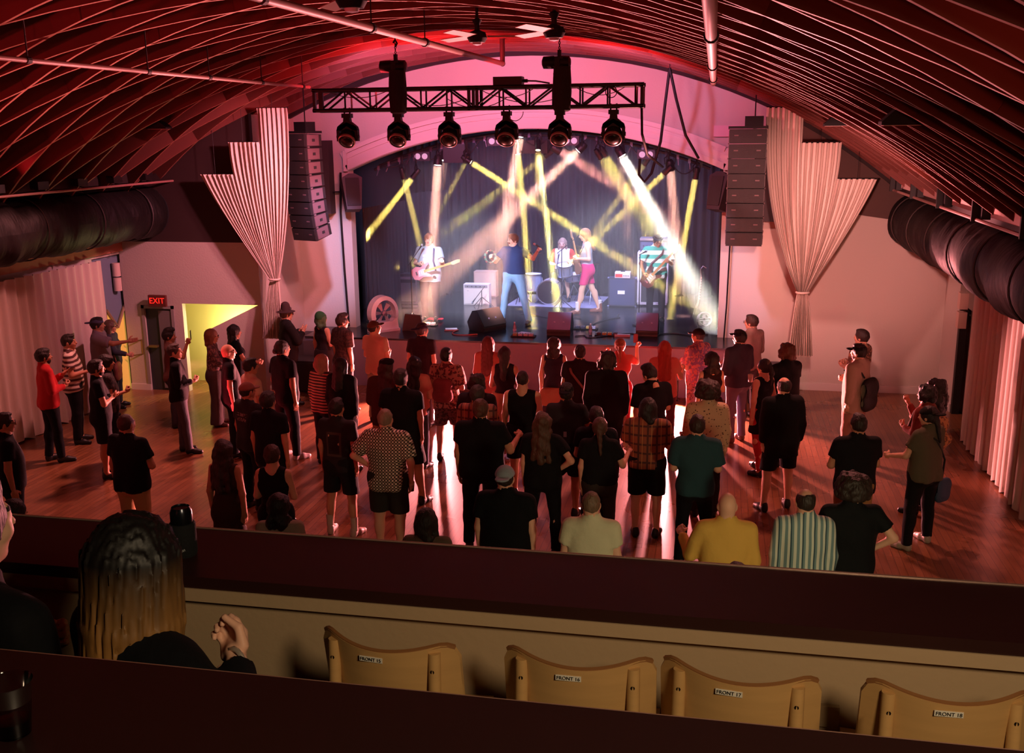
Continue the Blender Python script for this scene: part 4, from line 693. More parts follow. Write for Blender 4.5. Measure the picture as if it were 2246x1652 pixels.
def ply_chair(lab, num, px, rz, pxr):
    t = thing('chair', lab, 'chair', (px, 2.17, 2.83), rz)
    m = MB(); W = .19; nU = 20
    def fn(u, v):
        xx = (u-.5)*2*W; rr = .05; zt = .785-.02*(1-(abs(u-.5)*2)**2); zb = .5+.02*(1-(abs(u-.5)*2)**2); e = abs(xx)-(W-rr)
        if e > 0: k = rr-math.sqrt(max(rr*rr-e*e, 0)); zt -= k; zb += k
        return (xx, .02+.085*(2*u-1)**2+.03*(1-v), zb+(zt-zb)*v)
    m.sheet(fn, 28, 8, (0, .014, 0)); b = m.build('backrest', PLY, t, 50)
    E_ = MB(); E_.tube([Vector(fn(u, 1))+Vector((0, .007, -.001)) for u in np.linspace(0.03, .97, 25)], .0068, 5); E_.build('top_edge', PLYE, b, 60)
    tp = MB().box((-.015, 0, 0), (.062, .0015, .014)).build('seat_tag', mat('d9d2c2', .6), b); p = fn(.46, .9); tp.location = (p[0]+.015, p[1]-.002, p[2]+.002)
    text(num, .0125, mat('101010', .6), b, Matrix.Translation((p[0], p[1]-.0045, p[2]+.002)) @ Matrix.Rotation(PI/2, 4, 'X'), 'seat_number', .0003)
    for s in (-1, 1):
        q = fn(.5+s*.36, .5); xx = s*.137; L = MB().cyl((xx, q[1]-.012, .76), (xx*1.05, q[1]-.05, .02), .016, n=12).build('rear_leg', PLY, t, 50)
        for z in (.715, .6): MB().cyl((xx, q[1]-.03, z), (xx, q[1]-.026, z), .0055, n=8).build('screw', mat('2a2018', .4, .5), L)
        MB().cyl((s*.15, .33, .43), (s*.16, .35, .02), .016, n=10).build('front_leg', PLY, t, 50)
    MB().sheet(lambda u, v: ((u-.5)*.38, .03+.34*v, .44+.02*v-.012*math.sin(PI*u)), 10, 8, (0, 0, .014)).build('seat', PLY, t, 50)
ply_chair('birch plywood chair tagged FRONT 15, next to the long haired woman', 'FRONT 15', -.8, -.1, 985)
ply_chair('plywood chair tagged FRONT 16, second to the right of the long haired woman', 'FRONT 16', -.3, .0, 1440)
ply_chair('birch chair tagged FRONT 17 between the two other chairs at the right', 'FRONT 17', .075, -.12, 1810)
ply_chair('birch plywood chair tagged FRONT 18, cut by the edge of the picture', 'FRONT 18', .56, .02, 2246)
p = at(405, 1216, Z=3.6); t = thing('drink_can', 'can in a black foam sleeve standing on the balcony counter', 'can', (p.x, p.y+.0, 3.6))
MB().lathe([(.001, .0), (.036, .0), (.04, .008), (.04, .1), (.036, .105), (.034, .105)], n=24).build('foam_sleeve', mat('08080a', .9, bump=.2, bscale=120), t, 50)
MB().lathe([(.031, .02), (.033, .1), (.033, .142), (.028, .152), (.027, .155), (.026, .151), (.001, .149)], n=24).build('can', mat('3a3c44', .22, .9), t, 50)
def onsleeve(a, z): return (.0408*math.sin(a), -.0408*math.cos(a), z)
MB().tube([onsleeve(-.62+.2*math.cos(q)*(1-.2*math.sin(q)), .05+.034*math.sin(q)) for q in np.linspace(.5, 5.7, 18)], .0006, 4).tube([onsleeve(-.4+.12*q, .078-.01*math.sin(q*5)) for q in np.linspace(0, 1.5, 10)], .0006, 4).tube([onsleeve(-.36+.1*q, .07+.012*q) for q in np.linspace(0, 1.2, 8)], .0006, 4).tube([onsleeve(.18+.42*q, .024+.004*math.sin(q*24)+.006*q) for q in np.linspace(0, 1, 24)], .0007, 4).build('line_drawing', mat('b8b8b8', .6), t)
p = at(33, 1610, Z=3.95); t = thing('plastic_cup', 'clear plastic cup on the dark counter in the corner', 'cup', (p.x, p.y, 3.951)); MB().lathe([(.001, .001), (.024, .001), (.034, .088), (.0355, .09), (.0345, .088), (.0235, .004), (.001, .004)], n=28).build('cup', mat('d8c8c8', .06, trans=1., spec=.3, key='clear_plastic'), t, 60); MB().lathe([(.001, .005), (.0235, .005), (.026, .026), (.001, .026)], n=24).build('drink', mat('7a3a20', .1, trans=.5), t, 60)
# ================================================================= people (implicit surfaces turned into one continuous skin)
class SDF:
    def __init__(s, lo, hi, h):
        s.h = h; s.lo = np.array(lo, float); s.n = np.ceil((np.array(hi)-s.lo)/h).astype(int)+1; s.D = np.full(s.n, 1., np.float32); s.ax = [s.lo[i]+h*np.arange(s.n[i]) for i in range(3)]
    def sub(s, lo, hi):
        a = np.maximum(np.floor((np.array(lo)-s.lo)/s.h).astype(int), 0); b = np.minimum(np.ceil((np.array(hi)-s.lo)/s.h).astype(int)+1, s.n)
        if (b <= a).any(): return None
        sl = tuple(slice(i, j) for i, j in zip(a, b)); return sl, s.ax[0][sl[0]][:, None, None], s.ax[1][sl[1]][None, :, None], s.ax[2][sl[2]][None, None, :]
    def put(s, q, d, k, neg=False):
        if neg:
            A = s.D[q]; d = -d
            if k > 0: h = np.maximum(k-np.abs(A-d), 0)/k; s.D[q] = np.maximum(A, d)+h*h*k/4
            else: s.D[q] = np.maximum(A, d)
        else:
            A = s.D[q]
            if k > 0: h = np.maximum(k-np.abs(A-d), 0)/k; s.D[q] = np.minimum(A, d)-h*h*k/4
            else: s.D[q] = np.minimum(A, d)
    def cone(s, a, b, ra, rb=None, k=.03, ys=1., cuts=(), neg=False):
        rb = ra if rb is None else rb; a = np.array(a, float); b = np.array(b, float); m = max(ra, rb)+k+3*s.h; q = s.sub(np.minimum(a, b)-m, np.maximum(a, b)+m)
        if q is None: return s
        sl, x, y, z = q; d = b-a; dd = np.array([d[0], d[1]/ys, d[2]]); L = max((dd*dd).sum(), 1e-9); X, Yy, Z = x-a[0], (y-a[1])/ys, z-a[2]; t = np.clip((X*dd[0]+Yy*dd[1]+Z*dd[2])/L, 0, 1)
        D = np.sqrt((X-t*dd[0])**2+(Yy-t*dd[1])**2+(Z-t*dd[2])**2)-(ra+(rb-ra)*t)
        if ys < 1: D = D*(.5+.5*ys)
        for n, c in cuts: D = np.maximum(D, n[0]*x+n[1]*y+n[2]*z-c)
        s.put(sl, D.astype(np.float32), k, neg); return s
    def ell(s, c, r, k=.03, neg=False, cuts=()):
        c = np.array(c, float); r = np.array(r, float); m = k+3*s.h; q = s.sub(c-r-m, c+r+m)
        if q is None: return s
        sl, x, y, z = q; X, Yy, Z = (x-c[0])/r[0], (y-c[1])/r[1], (z-c[2])/r[2]; k0 = np.sqrt(X*X+Yy*Yy+Z*Z); k1 = np.sqrt((X/r[0])**2+(Yy/r[1])**2+(Z/r[2])**2)+1e-9; D = np.where(k0 < .05, -r.min(), k0*(k0-1)/k1)
        for n, c_ in cuts: D = np.maximum(D, n[0]*x+n[1]*y+n[2]*z-c_)
        s.put(sl, D.astype(np.float32), k, neg); return s
    def plane(s, n, c):  # keep n.p < c
        s.D = np.maximum(s.D, (n[0]*s.ax[0][:, None, None]+n[1]*s.ax[1][None, :, None]+n[2]*s.ax[2][None, None, :]-c).astype(np.float32)); return s
    def ripple(s, amp, f, seed=0):
        x, y, z = s.ax[0][:, None, None], s.ax[1][None, :, None], s.ax[2][None, None, :]
        s.D = s.D+(amp*(np.sin(f*x+seed)*np.sin(f*y*1.1+seed*2)+np.sin(f*.9*z+seed*3+2*np.sin(f*.5*x)))).astype(np.float32); return s
    def mesh(s):
        D = s.D; S_ = D < 0; n = s.n-1; c = [S_[i:n[0]+i, j:n[1]+j, k:n[2]+k] for i in (0, 1) for j in (0, 1) for k in (0, 1)]; al = c[0].copy(); an = c[0].copy()
        for q in c[1:]: al &= q; an |= q
        I, J, K = np.nonzero(an & ~al); N = len(I)
        if N == 0: return np.zeros((0, 3)), np.zeros((0, 4), int)
        idx = np.full(tuple(n), -1, np.int64); idx[I, J, K] = np.arange(N); val = {(i, j, k): D[I+i, J+j, K+k] for i in (0, 1) for j in (0, 1) for k in (0, 1)}; acc = np.zeros((N, 3)); cnt = np.zeros(N)
        for ax in range(3):
            for u in (0, 1):
                for v in (0, 1):
                    a = [0, 0, 0]; a[(ax+1) % 3] = u; a[(ax+2) % 3] = v; b = list(a); b[ax] = 1; va, vb = val[tuple(a)], val[tuple(b)]; m = (va < 0) != (vb < 0); t = np.where(m, va/np.where(m, va-vb, 1), 0); acc[:, ax] += np.where(m, t, 0); acc[:, (ax+1) % 3] += np.where(m, u, 0); acc[:, (ax+2) % 3] += np.where(m, v, 0); cnt += m
        P = s.lo+s.h*(np.stack([I, J, K], 1)+acc/cnt[:, None]); F = []
        for ax in range(3):
            sa = [slice(1, m) for m in n]; sb = [slice(1, m) for m in n]; sa[ax] = slice(0, n[ax]); sb[ax] = slice(1, n[ax]+1); A, B = S_[tuple(sa)], S_[tuple(sb)]; o = [1, 1, 1]; o[ax] = 0; e1 = [0, 0, 0]; e1[(ax+1) % 3] = 1; e2 = [0, 0, 0]; e2[(ax+2) % 3] = 1
            for flip, M in ((0, A & ~B), (1, ~A & B)):
                q = np.stack(np.nonzero(M), 1)+o
                if len(q) == 0: continue
                g = lambda d: idx[q[:, 0]-d[0], q[:, 1]-d[1], q[:, 2]-d[2]]
                e12 = [e1[i]+e2[i] for i in range(3)]; f = np.stack([g((0, 0, 0)), g(e1), g(e12), g(e2)], 1); F.append(f[:, ::-1] if flip else f)
        F = np.concatenate(F); return P, F[(F >= 0).all(1)]
def np_mesh(name, P, F, mats, mi=None):
    me = bpy.data.meshes.new(name); me.vertices.add(len(P)); me.vertices.foreach_set('co', np.asarray(P, np.float32).ravel()); nf = len(F)
    me.loops.add(nf*4); me.loops.foreach_set('vertex_index', np.asarray(F, np.int32).ravel()); me.polygons.add(nf); me.polygons.foreach_set('loop_start', np.arange(0, nf*4, 4, dtype=np.int32)); me.polygons.foreach_set('use_smooth', np.ones(nf, bool))
    for m in (mats if isinstance(mats, (list, tuple)) else [mats]): me.materials.append(m)
    if mi is not None: me.polygons.foreach_set('material_index', np.asarray(mi, np.int32))
    me.update(calc_edges=True); me.validate(); return me
HC = np.array([0, -.005, 1.64])          # head centre on a 1.75 m figure
def head_sdf(fem, h):
    s = SDF((-.13, -.14, -.2), (.13, .16, .14), h); s.ell((0, -.012, .012), (.076, .096, .102), .02).ell((0, .028, -.058), (.055 if fem else .059, .062, .066), .035).ell((0, .066, -.098), (.024, .022, .018), .02)
    s.cone((-.034, .079, .024), (.034, .079, .024), .012, k=.015).ell((0, .07, -.01), (.045, .03, .05), .03)
    for e in (-1, 1): s.ell((e*.031, .1, .004), (.016, .012, .011), .01, True).ell((e*.078, -.008, -.012), (.011, .024, .032), .008).ell((e*.04, .062, -.03), (.022, .024, .02), .02).ell((e*.031, .087, .003), (.0125, .0125, .0125), .003)
    s.cone((0, .09, .012), (0, .113, -.026), .008, .0135, .008).ell((0, .096, -.056), (.024, .01, .006), .006).ell((0, .094, -.068), (.02, .009, .006), .006)
    s.cone((0, -.02, -.06), (0, -.035, -.18), .055 if fem else .062, k=.03); return s
def head_mesh(fem, h):
    P, F = head_sdf(fem, h).mesh(); c = P[F].mean(1); mi = np.zeros(len(F), int)
    for e in (-1, 1): mi[(np.linalg.norm((c-(e*.031, .098, .003))*(1, 1, 1.5), axis=1) < .0125) & (c[:, 1] > .088)] = 1; mi[(abs(c[:, 0]-e*.031) < .02) & (abs(c[:, 2]-.027) < .006) & (c[:, 1] > .07)] = 2
    mi[(abs(c[:, 0]) < .024) & (abs(c[:, 2]+.062) < .01) & (c[:, 1] > .085)] = 3
    return P, F, mi
def hand_mesh(curl, h=.0055):
    "right hand: wrist at the origin, fingers down -Z, palm towards -X, thumb towards +Y"
    s = SDF((-.1, -.07, -.22), (.05, .09, .03), h); s.cone((0, 0, .015), (0, 0, -.03), .026, .03, .02, .75).cone((-.003, .025, -.05), (-.003, .028, -.088), .014, .013, .02).cone((-.003, -.026, -.045), (-.003, -.028, -.08), .014, .012, .02).cone((-.003, 0, -.04), (-.003, .0, -.09), .016, .015, .02)
    for y, L, k in ((.029, .075, 0), (.01, .084, .05), (-.01, .077, .1), (-.028, .06, .15)):
        p = np.array([-.003, y, -.088]); a = curl*.6+k*curl
        for seg, r0, r1 in ((.45, .0095, .009), (.32, .009, .0085), (.23, .0085, .0075)):
            q = p+L*seg*np.array([-math.sin(a), 0, -math.cos(a)]); s.cone(p, q, r0, r1, .004); p = q; a += curl*.85
    p = np.array([-.01, .03, -.03]); q = p+np.array([-.018-.012*curl, .03-.012*curl, -.028]); s.cone(p, q, .014, .0115, .014); e = q+np.array([-.012-.015*curl, .008-.02*curl, -.028]); s.cone(q, e, .011, .0085, .004)
    return s.mesh()
HANDS = {'r': hand_mesh(.35), 'g': hand_mesh(1.25), 'f': hand_mesh(.08)}
def shoe_mesh(hgt=.0):
    s = SDF((-.08, -.12, -.01), (.08, .24, .2), .011); s.cone((0, -.045, .05), (0, .06, .045), .042, .04, .02).cone((0, .06, .04), (.004, .145, .03), .042, .036, .03).cone((0, -.05, .03), (0, -.045, .095+hgt), .038, .042, .03).plane((0, 0, -1), 0.0)
    return s.mesh()
SHOE = {0: shoe_mesh(), 1: shoe_mesh(.08)}
def sole_of(P):  return P
HAIR = {}
def hair_mesh(st):
    "hair and hats in head space, cached"
    if st in HAIR: return HAIR[st]
    h = .012; s = SDF((-.24, -.28, -.56), (.24, .26, .24), h); cap = dict(c=(0, -.018, .02))
    def scalp(t, low=-.085, face=.052, k=.03): s.ell((0, -.018, .018), (.079+t, .097+t, .1+t), 0, cuts=[((0, 0, -1), -low), ((0, .75, -.66), face)])
    seed = sum(map(ord, st)); rr = random.Random(seed)
    def curls(n, R, r, zlo, up=0.):
        for i in range(n):
            a = rr.uniform(0, 2*PI); z = rr.uniform(zlo, .1); q = math.sqrt(max(0, 1-(z/.13)**2)) if z > 0 else 1; x, y = R*q*math.sin(a), -R*q*math.cos(a)-.01
            if y > .055 and z < .05: continue
            s.ell((x, y, z+up), (r*rr.uniform(.7, 1.2),)*3, .012)
    if st == 'buzz': scalp(.004, -.06)
    elif st == 'short': scalp(.013, -.075); s.ell((0, .03, .095), (.06, .06, .03), .03)
    elif st == 'crop': scalp(.009, -.07); s.ell((0, .02, .1), (.055, .07, .025), .02)
    elif st == 'quiff': scalp(.012, -.07); s.ell((0, .05, .115), (.06, .06, .045), .03).ell((0, .0, .12), (.065, .08, .04), .03)
    elif st == 'ring': scalp(.006, -.075); s.ell((0, .0, .11), (.068, .09, .085), 0, True)
    elif st == 'mop': scalp(.022, -.09, .08); s.cone((-.05, .075, .07), (.05, .075, .06), .03, k=.03)
    elif st == 'curly': scalp(.022, -.09); curls(70, .1, .03, -.09, .015)
    elif st == 'afro': scalp(.045, -.08); curls(120, .125, .036, -.08, .03)
    elif st == 'bigcurl': scalp(.03, -.09); curls(80, .11, .035, -.09, .02); [s.ell((rr.uniform(-.11, .11), rr.uniform(-.13, -.04), rr.uniform(-.3, -.08)), (.04, .035, .045), .02) for _ in range(60)]
    elif st in ('long', 'straight', 'wavy', 'verylong'):
        zb = {'long': -.33, 'straight': -.3, 'wavy': -.42, 'verylong': -.46}[st]; scalp(.02, -.1, .06); w = .085 if st != 'wavy' else .11
        s.cone((-.055, -.055, .0), (-w*.8, -.115, zb), .05, .035, .03, .8).cone((.055, -.055, .0), (w*.8, -.115, zb), .05, .035, .03, .8).cone((0, -.06, 0), (0, -.135, zb-.02), .065, .045, .03, .75)
        for e in (-1, 1): s.cone((e*.078, .0, .02), (e*.085, -.01, -.16), .026, .022, .03)
        if st in ('wavy', 'long'): s.ripple(.006, 42, seed)
    elif st == 'bob': scalp(.022, -.1, .06); [s.cone((e*.07, -.01, .0), (e*.085, -.01, -.15), .04, .035, .03) for e in (-1, 1)]; s.cone((-.04, -.08, -.04), (.04, -.08, -.14), .06, .05, .04)
    elif st == 'shag': scalp(.03, -.1, .07); curls(50, .095, .028, -.14, .0); [s.ell((rr.uniform(-.09, .09), rr.uniform(-.12, -.06), rr.uniform(-.18, -.08)), (.035, .03, .04), .02) for _ in range(26)]
    elif st == 'drummer': scalp(.016, -.1, .045); [s.cone((e*.07, .01, .03), (e*.095, .02, -.25), .035, .028, .03) for e in (-1, 1)]; s.cone((0, -.08, 0), (0, -.11, -.22), .08, .07, .03, .6)
    elif st == 'pony': scalp(.013, -.085); s.ell((0, -.115, .03), (.028, .028, .028), .02).cone((0, -.125, .03), (0, -.16, -.06), .03, .034, .02).cone((0, -.16, -.06), (0, -.14, -.26), .034, .012, .02)
    elif st == 'lowpony': scalp(.013, -.085); s.cone((0, -.1, -.04), (.02, -.13, -.3), .035, .016, .02)
    elif st == 'bun': scalp(.013, -.085); s.ell((0, -.1, .075), (.045, .045, .042), .012)
    elif st == 'lowbun': scalp(.012, -.085); s.ell((0, -.125, -.02), (.04, .035, .04), .012)
    elif st == 'halfup': scalp(.018, -.1); s.ell((0, -.11, .05), (.03, .03, .03), .01).cone((0, -.07, -.02), (0, -.13, -.34), .08, .05, .03, .6); s.ripple(.006, 44, 2)
    # hats
    elif st in ('capf', 'capb'):
        s.ell((0, -.012, .02), (.096, .114, .108), 0, cuts=[((0, 0, -1), -.028)]); e = 1 if st == 'capf' else -1
        s.ell((0, e*.125-.01, .034), (.078, .085, .012), .012, cuts=[((0, -e, 0), -.07)]); s.ell((0, -.012, .128), (.01, .01, .008), .004)
    elif st == 'beanie': s.ell((0, -.02, .02), (.1, .118, .118), 0, cuts=[((0, 0, -1), .005)]); s.ell((0, -.05, .06), (.085, .09, .095), .03)
    elif st == 'beret': s.ell((0, -.012, .03), (.097, .114, .1), 0, cuts=[((0, 0, -1), -.03)]); s.ell((.02, -.0, .09), (.11, .12, .05), .02).ell((.0, .1, .05), (.075, .06, .012), .01)
    elif st == 'fedora': s.cone((0, -.012, .05), (0, -.012, .14), .096, .08, .02, 1.); s.ell((0, -.01, .155), (.02, .07, .03), .02, True).ell((0, -.012, .04), (.15, .17, .013), .02).plane((0, 0, -1), -.028)
    if st not in HATN: s.ripple(.0022, 95, seed)
    HAIR[st] = s.mesh(); return HAIR[st]
ARMS = dict(d=((.045, -.02, -.28), (.0, .03, -.26), 'r'), a=((.09, -.03, -.27), (-.02, .05, -.25), 'r'), x=((.06, .06, -.27), (-.25, .14, .05), 'f'), h=((.05, .02, -.28), (-.13, .22, .03), 'g'), p=((.04, .19, -.2), (-.03, .13, .22), 'g'), P=((.1, .2, -.1), (.0, .1, .26), 'g'),
    o=((.05, .27, -.08), (-.02, .26, .03), 'f'), k=((.14, -.07, -.25), (-.1, .07, -.23), 'r'), w=((.17, -.06, -.22), (-.18, .1, -.16), 'r'), c=((.03, .1, -.27), (-.1, .12, .22), 'g'), b=((.06, -.12, -.26), (-.18, -.06, -.16), 'r'), C=((.05, .12, -.25), (-.16, .14, .14), 'f'), u=((.26, .06, .02), (.06, .12, .24), 'g'),
    g=((.1, -.06, -.27), (-.2, .17, -.02), 'g'), n=((.1, .04, -.25), (.06, .22, .1), 'g'), m=((.12, .05, -.24), (-.12, .2, .14), 'g'), t=((.06, .1, -.26), (-.02, .23, -.06), 'g'), e=((.16, -.02, -.24), (-.02, .23, .08), 'r'))
SKIN = dict(f='d9a68c', m='b98468', t='9a6548', k='6a4230', p='e6bda8')
EYE = mat('1a1412', .2); BROW = mat('3a2418', .8); LIP = mat('b06058', .5)
def unit(v): v = np.array(v, float); return v/np.linalg.norm(v)
def align(P, d, fwd):
    "map -Z to d and +Y towards fwd"
    d = unit(d); f = np.array(fwd, float); f = f-d*(f@d); f = unit(f) if np.linalg.norm(f) > 1e-3 else unit(np.cross(d, (1, 0, 0))); x = np.cross(f, -d); return P @ np.stack([x, f, -d])
def person(label, x, y, h=1.75, rz=0., w=1., fem=0, arms='dd', feet=None, skin='f', hair='short', haircol='1c120c', hat=None, hatcol='101014', top='t', topcol='101012', hem=None, bot='p', botcol='16161c', shoecol='0c0c0e', head=(0, 0), z0=0., vox=.02, seat=None, group=None, body_label=None, lean=0., boots=0, socks=None):
    s = h/1.75; root_M = Matrix.Translation((x, y, z0)) @ Matrix.Rotation(rz, 4, 'Z') @ Matrix.Scale(s, 4)
    sw = (.165 if fem else .185)*(.55+.45*w); hipw = (.105 if fem else .095)*(.5+.5*w); zs, zh = 1.43, .93
    if feet is None: feet = (-.12, .0, .12, .0)
    if seat: zh = seat
    dz = zh-.93; T = lambda p: np.array(p, float)+np.array((0, 0, dz))
    def tilt(p): p = np.array(p, float); k = (p[2]-1.0); return p+np.array((0, lean*k, 0))+np.array((0, 0, dz)) if p[2] > 1 else p+np.array((0, 0, dz))
    J = {}
    for i, sd in ((0, -1), (1, 1)):
        sh = tilt((sd*sw, -.01, zs)); e, wr, hp = ARMS[arms[i]] if isinstance(arms[i], str) else arms[i]; e = sh+unit((e[0]*sd, e[1], e[2]))*.285; wv = e+unit((wr[0]*sd, wr[1], wr[2]))*.25; hip = np.array((sd*hipw, 0, zh)); fx, fy = feet[2*i], feet[2*i+1]
        if seat: kn = np.array((sd*(hipw+.05), .42, zh+.0)); an = np.array((fx, fy if fy else .4, .09))
        else:
            an = np.array((fx, fy-.02, .085)); v = an-hip; kn = hip+v*.49+np.array((sd*.01, .02+.25*max(0, .845-np.linalg.norm(v)), 0))
        J[sd] = (sh, e, wv, hp, hip, kn, an)
    allp = np.array([q for sd in J for k, q in enumerate(J[sd]) if k != 3]); lo = np.minimum(allp.min(0)-.2, (-.32*w, -.25, -.02)); hi = np.maximum(allp.max(0)+.2, (.32*w, .3, 1.6+dz)); hi[2] = max(hi[2], 1.62+dz)
    cw = .5+.5*w
    def torso(S_, t, belly=0.):
        S_.cone(T((-.06*w, -.005, .95)), T((.06*w, -.005, .95)), .118*cw+t, k=.05, ys=.85); S_.cone(tilt((-.03*w, 0, 1.0)), tilt((-.02*w, .005, 1.16)), (.115 if fem else .125)*w+t+belly, (.1 if fem else .125)*w+t+belly, .06, .82).cone(tilt((.03*w, 0, 1.0)), tilt((.02*w, .005, 1.16)), (.115 if fem else .125)*w+t+belly, (.1 if fem else .125)*w+t+belly, .06, .82)
        S_.cone(tilt((-.07*cw, -.005, 1.29)), tilt((.07*cw, -.005, 1.29)), (.112 if fem else .128)*cw+t, k=.06, ys=.8); S_.cone(tilt((-sw*.75, -.015, 1.425)), tilt((sw*.75, -.015, 1.425)), .06*cw+t, k=.05)
        S_.cone(tilt((-.05, -.03, 1.46)), tilt((0, -.015, 1.52)), .045+t*.8, .05, .05).cone(tilt((.05, -.03, 1.46)), tilt((0, -.015, 1.52)), .045+t*.8, .05, .05)
        if fem:
            for e in (-1, 1): S_.ell(tilt((e*.065, .085, 1.28)), (.058+t*.6, .055+t*.6, .058+t*.6), .03)
    def glutes(S_, t):
        for e in (-1, 1): S_.ell((e*.072*cw, -.075, zh-.02), (.088*cw+t, .07*cw+t, .1+t), .04)
    B = SDF(lo, hi, vox); torso(B, 0); glutes(B, 0); B.cone(tilt((0, -.015, 1.45)), tilt((0, -.005, 1.58)), .056 if fem else .063, k=.04)
    for sd in J:
        sh, e, wv, hp, hip, kn, an = J[sd]; aw = .75+.25*w
        B.cone(sh, e, .05*aw*(.85 if fem else 1), .04*aw, .035).cone(e, wv, .04*aw, .027, .02); B.cone(hip, kn, .09*cw, .058*cw, .04).cone(kn, an, .056*cw, .038, .03).ell((kn*.68+an*.32)+np.array((0, -.025, 0)), (.048*cw, .05*cw, .11), .04); B.cone(an, an+np.array((0, .1, -.045)), .035, .03, .02)
    P, F = B.mesh(); mi = np.zeros(len(F), int); Ps, Fs, Ms = [P], [F], [mi]; n0 = len(P)
    HP, HF, HM = HEADS[(fem, vox < .015)]; Rh = np.array(Matrix.Rotation(head[0], 3, 'Z') @ Matrix.Rotation(head[1], 3, 'X')); nk = np.array((0, -.03, -.11)); hc = tilt(HC); hp_ = (HP-nk) @ Rh.T+nk+hc; Ps.append(hp_); Fs.append(HF+n0); Ms.append(HM); n0 += len(hp_)
    for sd in J:
        sh, e, wv, hp, *_ = J[sd]; hv, hf = HANDS[hp]; hv = hv.copy(); 
        d = wv-e; fwd = np.array((0, .8, .6)) if abs(unit(d)[2]) < .75 else np.array((0, 1, 0)); V = hv*np.array((1., 1, 1))
        if sd < 0: V = V*np.array((-1, 1, 1)); hf = hf[:, ::-1]
        V = align(V, d, fwd)+wv-unit(d)*.012; Ps.append(V); Fs.append(hf+n0); Ms.append(np.zeros(len(hf), int)); n0 += len(V)
    sk = mat(SKIN[skin], .55, spec=.3, key='skin'); me = np_mesh('person', np.concatenate(Ps), np.concatenate(Fs), [sk, EYE, mat(haircol, .8), LIP], np.concatenate(Ms)); root = obj('person', me); root.matrix_world = root_M; tag(root, label, 'person', group)
    # clothes
    tl = top; hem_z = hem if hem is not None else {'t': .87, 'l': .87, 'k': .9, 'd': .55, 'j': .8, 'c': .98, 'o': .86}[tl]
    G = SDF(lo-.06, hi+.06, vox); loose = {'t': .018, 'l': .02, 'k': .012, 'd': .014, 'j': .035, 'c': .012, 'o': .03}[tl]; torso(G, loose, .0)
    zc = zh+.02
    if tl in 'tlj': glutes(G, loose*.9); G.cone(tilt((-.055*w, 0, 1.2)), np.array((-.06*w, -.01, hem_z+dz-.05)), .122*w+loose, .128*cw+loose, .05, .82).cone(tilt((.055*w, 0, 1.2)), np.array((.06*w, -.01, hem_z+dz-.05)), .122*w+loose, .128*cw+loose, .05, .82)
    if tl == 'd': G.cone(T((-.03, -.01, 1.02)), np.array((-.06, -.01, hem_z-.05)), .125*w, .17*w, .05, .9).cone(T((.03, -.01, 1.02)), np.array((.06, -.01, hem_z-.05)), .125*w, .17*w, .05, .9); glutes(G, .02)
    if tl == 'o': glutes(G, loose)
    G.plane((0, .06, -1), -(hem_z+dz)); aw = .75+.25*w
    for sd in J:
        sh, e, wv, hp, *_ = J[sd]
        if tl in 'tlojc' or (tl == 'd' and bot == 'sleeved'):
            if tl in 'lj': G.cone(sh, e, .05*aw+loose*1.1, .043*aw+loose*.9, .02).cone(e, e+(wv-e)*.93, .043*aw+loose*.9, .033+loose*.6, .015, cuts=[(unit(wv-e), unit(wv-e)@(e+(wv-e)*.9))])
            else:
                f = .62 if tl != 'o' else .8; n_ = unit(e-sh); q = sh+(e-sh)*f; G.cone(sh, sh+(e-sh)*(f+.12), .055*aw+loose, .052*aw+loose*1.3, .02, cuts=[(n_, n_@q)])
        elif tl in 'kd': G.ell(sh+np.array((sd*.035, 0, .0)), (.055, .12, .12), .012, True)
    nr = {'k': .105, 'd': .105, 'c': .075}.get(tl, .07)
    if tl in 'kd': G.ell(tilt((0, .045, 1.545)), (.105, .115, .13), .01, True); G.ell(tilt((0, -.06, 1.53)), (.075, .08, .1), .01, True)
    else:
        G.cone(tilt((0, -.02, 1.46)), tilt((0, -.015, 1.56)), .078, k=.03); G.ell(tilt((0, .055, 1.605)), (.105, .145, .09), .008, True)
    G.ripple(.0028, 26, x*7); Pc, Fc = G.mesh(); nm = {'t': 'shirt', 'l': 'long_sleeved_top', 'k': 'tank_top', 'd': 'dress', 'j': 'jacket', 'c': 'crop_top', 'o': 'overshirt'}[tl]
    obj(nm, np_mesh(nm, Pc, Fc, fabric(topcol)), root)
    if bot != '-' and bot != 'sleeved':
        G = SDF(lo-.06, hi+.06, vox); t = {'p': .014, 's': .024, 'w': .03, 'g': .006, 'b': .02}[bot]; zb = {'p': .07, 's': .56, 'w': .045, 'g': .1, 'b': .62}[bot]
        G.cone(T((-.06*w, -.005, .95)), T((.06*w, -.005, .95)), .126*cw+t, k=.05, ys=.89).cone(T((-.045*w, 0, 1.02)), T((.045*w, 0, 1.02)), .124*w+t*.8, k=.05, ys=.87); glutes(G, t*.8)
        for sd in J:
            *_, hip, kn, an = J[sd]; k1 = {'p': .066, 's': .1, 'w': .1, 'g': .062, 'b': .082}[bot]*cw; k2 = {'p': .062, 's': .09, 'w': .115, 'g': .044, 'b': .09}[bot]
            G.cone(hip, kn, .092*cw+t, k1, .04)
            if bot in 'pwg': G.cone(kn, an+(an-kn)*.05, k1, k2, .02); G.ell((kn*.68+an*.32)+np.array((0, -.022, 0)), (.05*cw+t*.5, .05*cw+t*.5, .11), .03)
        G.plane((0, 0, 1), 1.05+dz)
        if seat is None or bot in 'pwg': G.plane((0, 0, -1), -zb)
        G.ripple(.0025, 24, y*5); Pc, Fc = G.mesh(); nm = {'p': 'trousers', 's': 'shorts', 'w': 'wide_trousers', 'g': 'leggings', 'b': 'shorts'}[bot]; obj(nm, np_mesh(nm, Pc, Fc, fabric(botcol)), root)
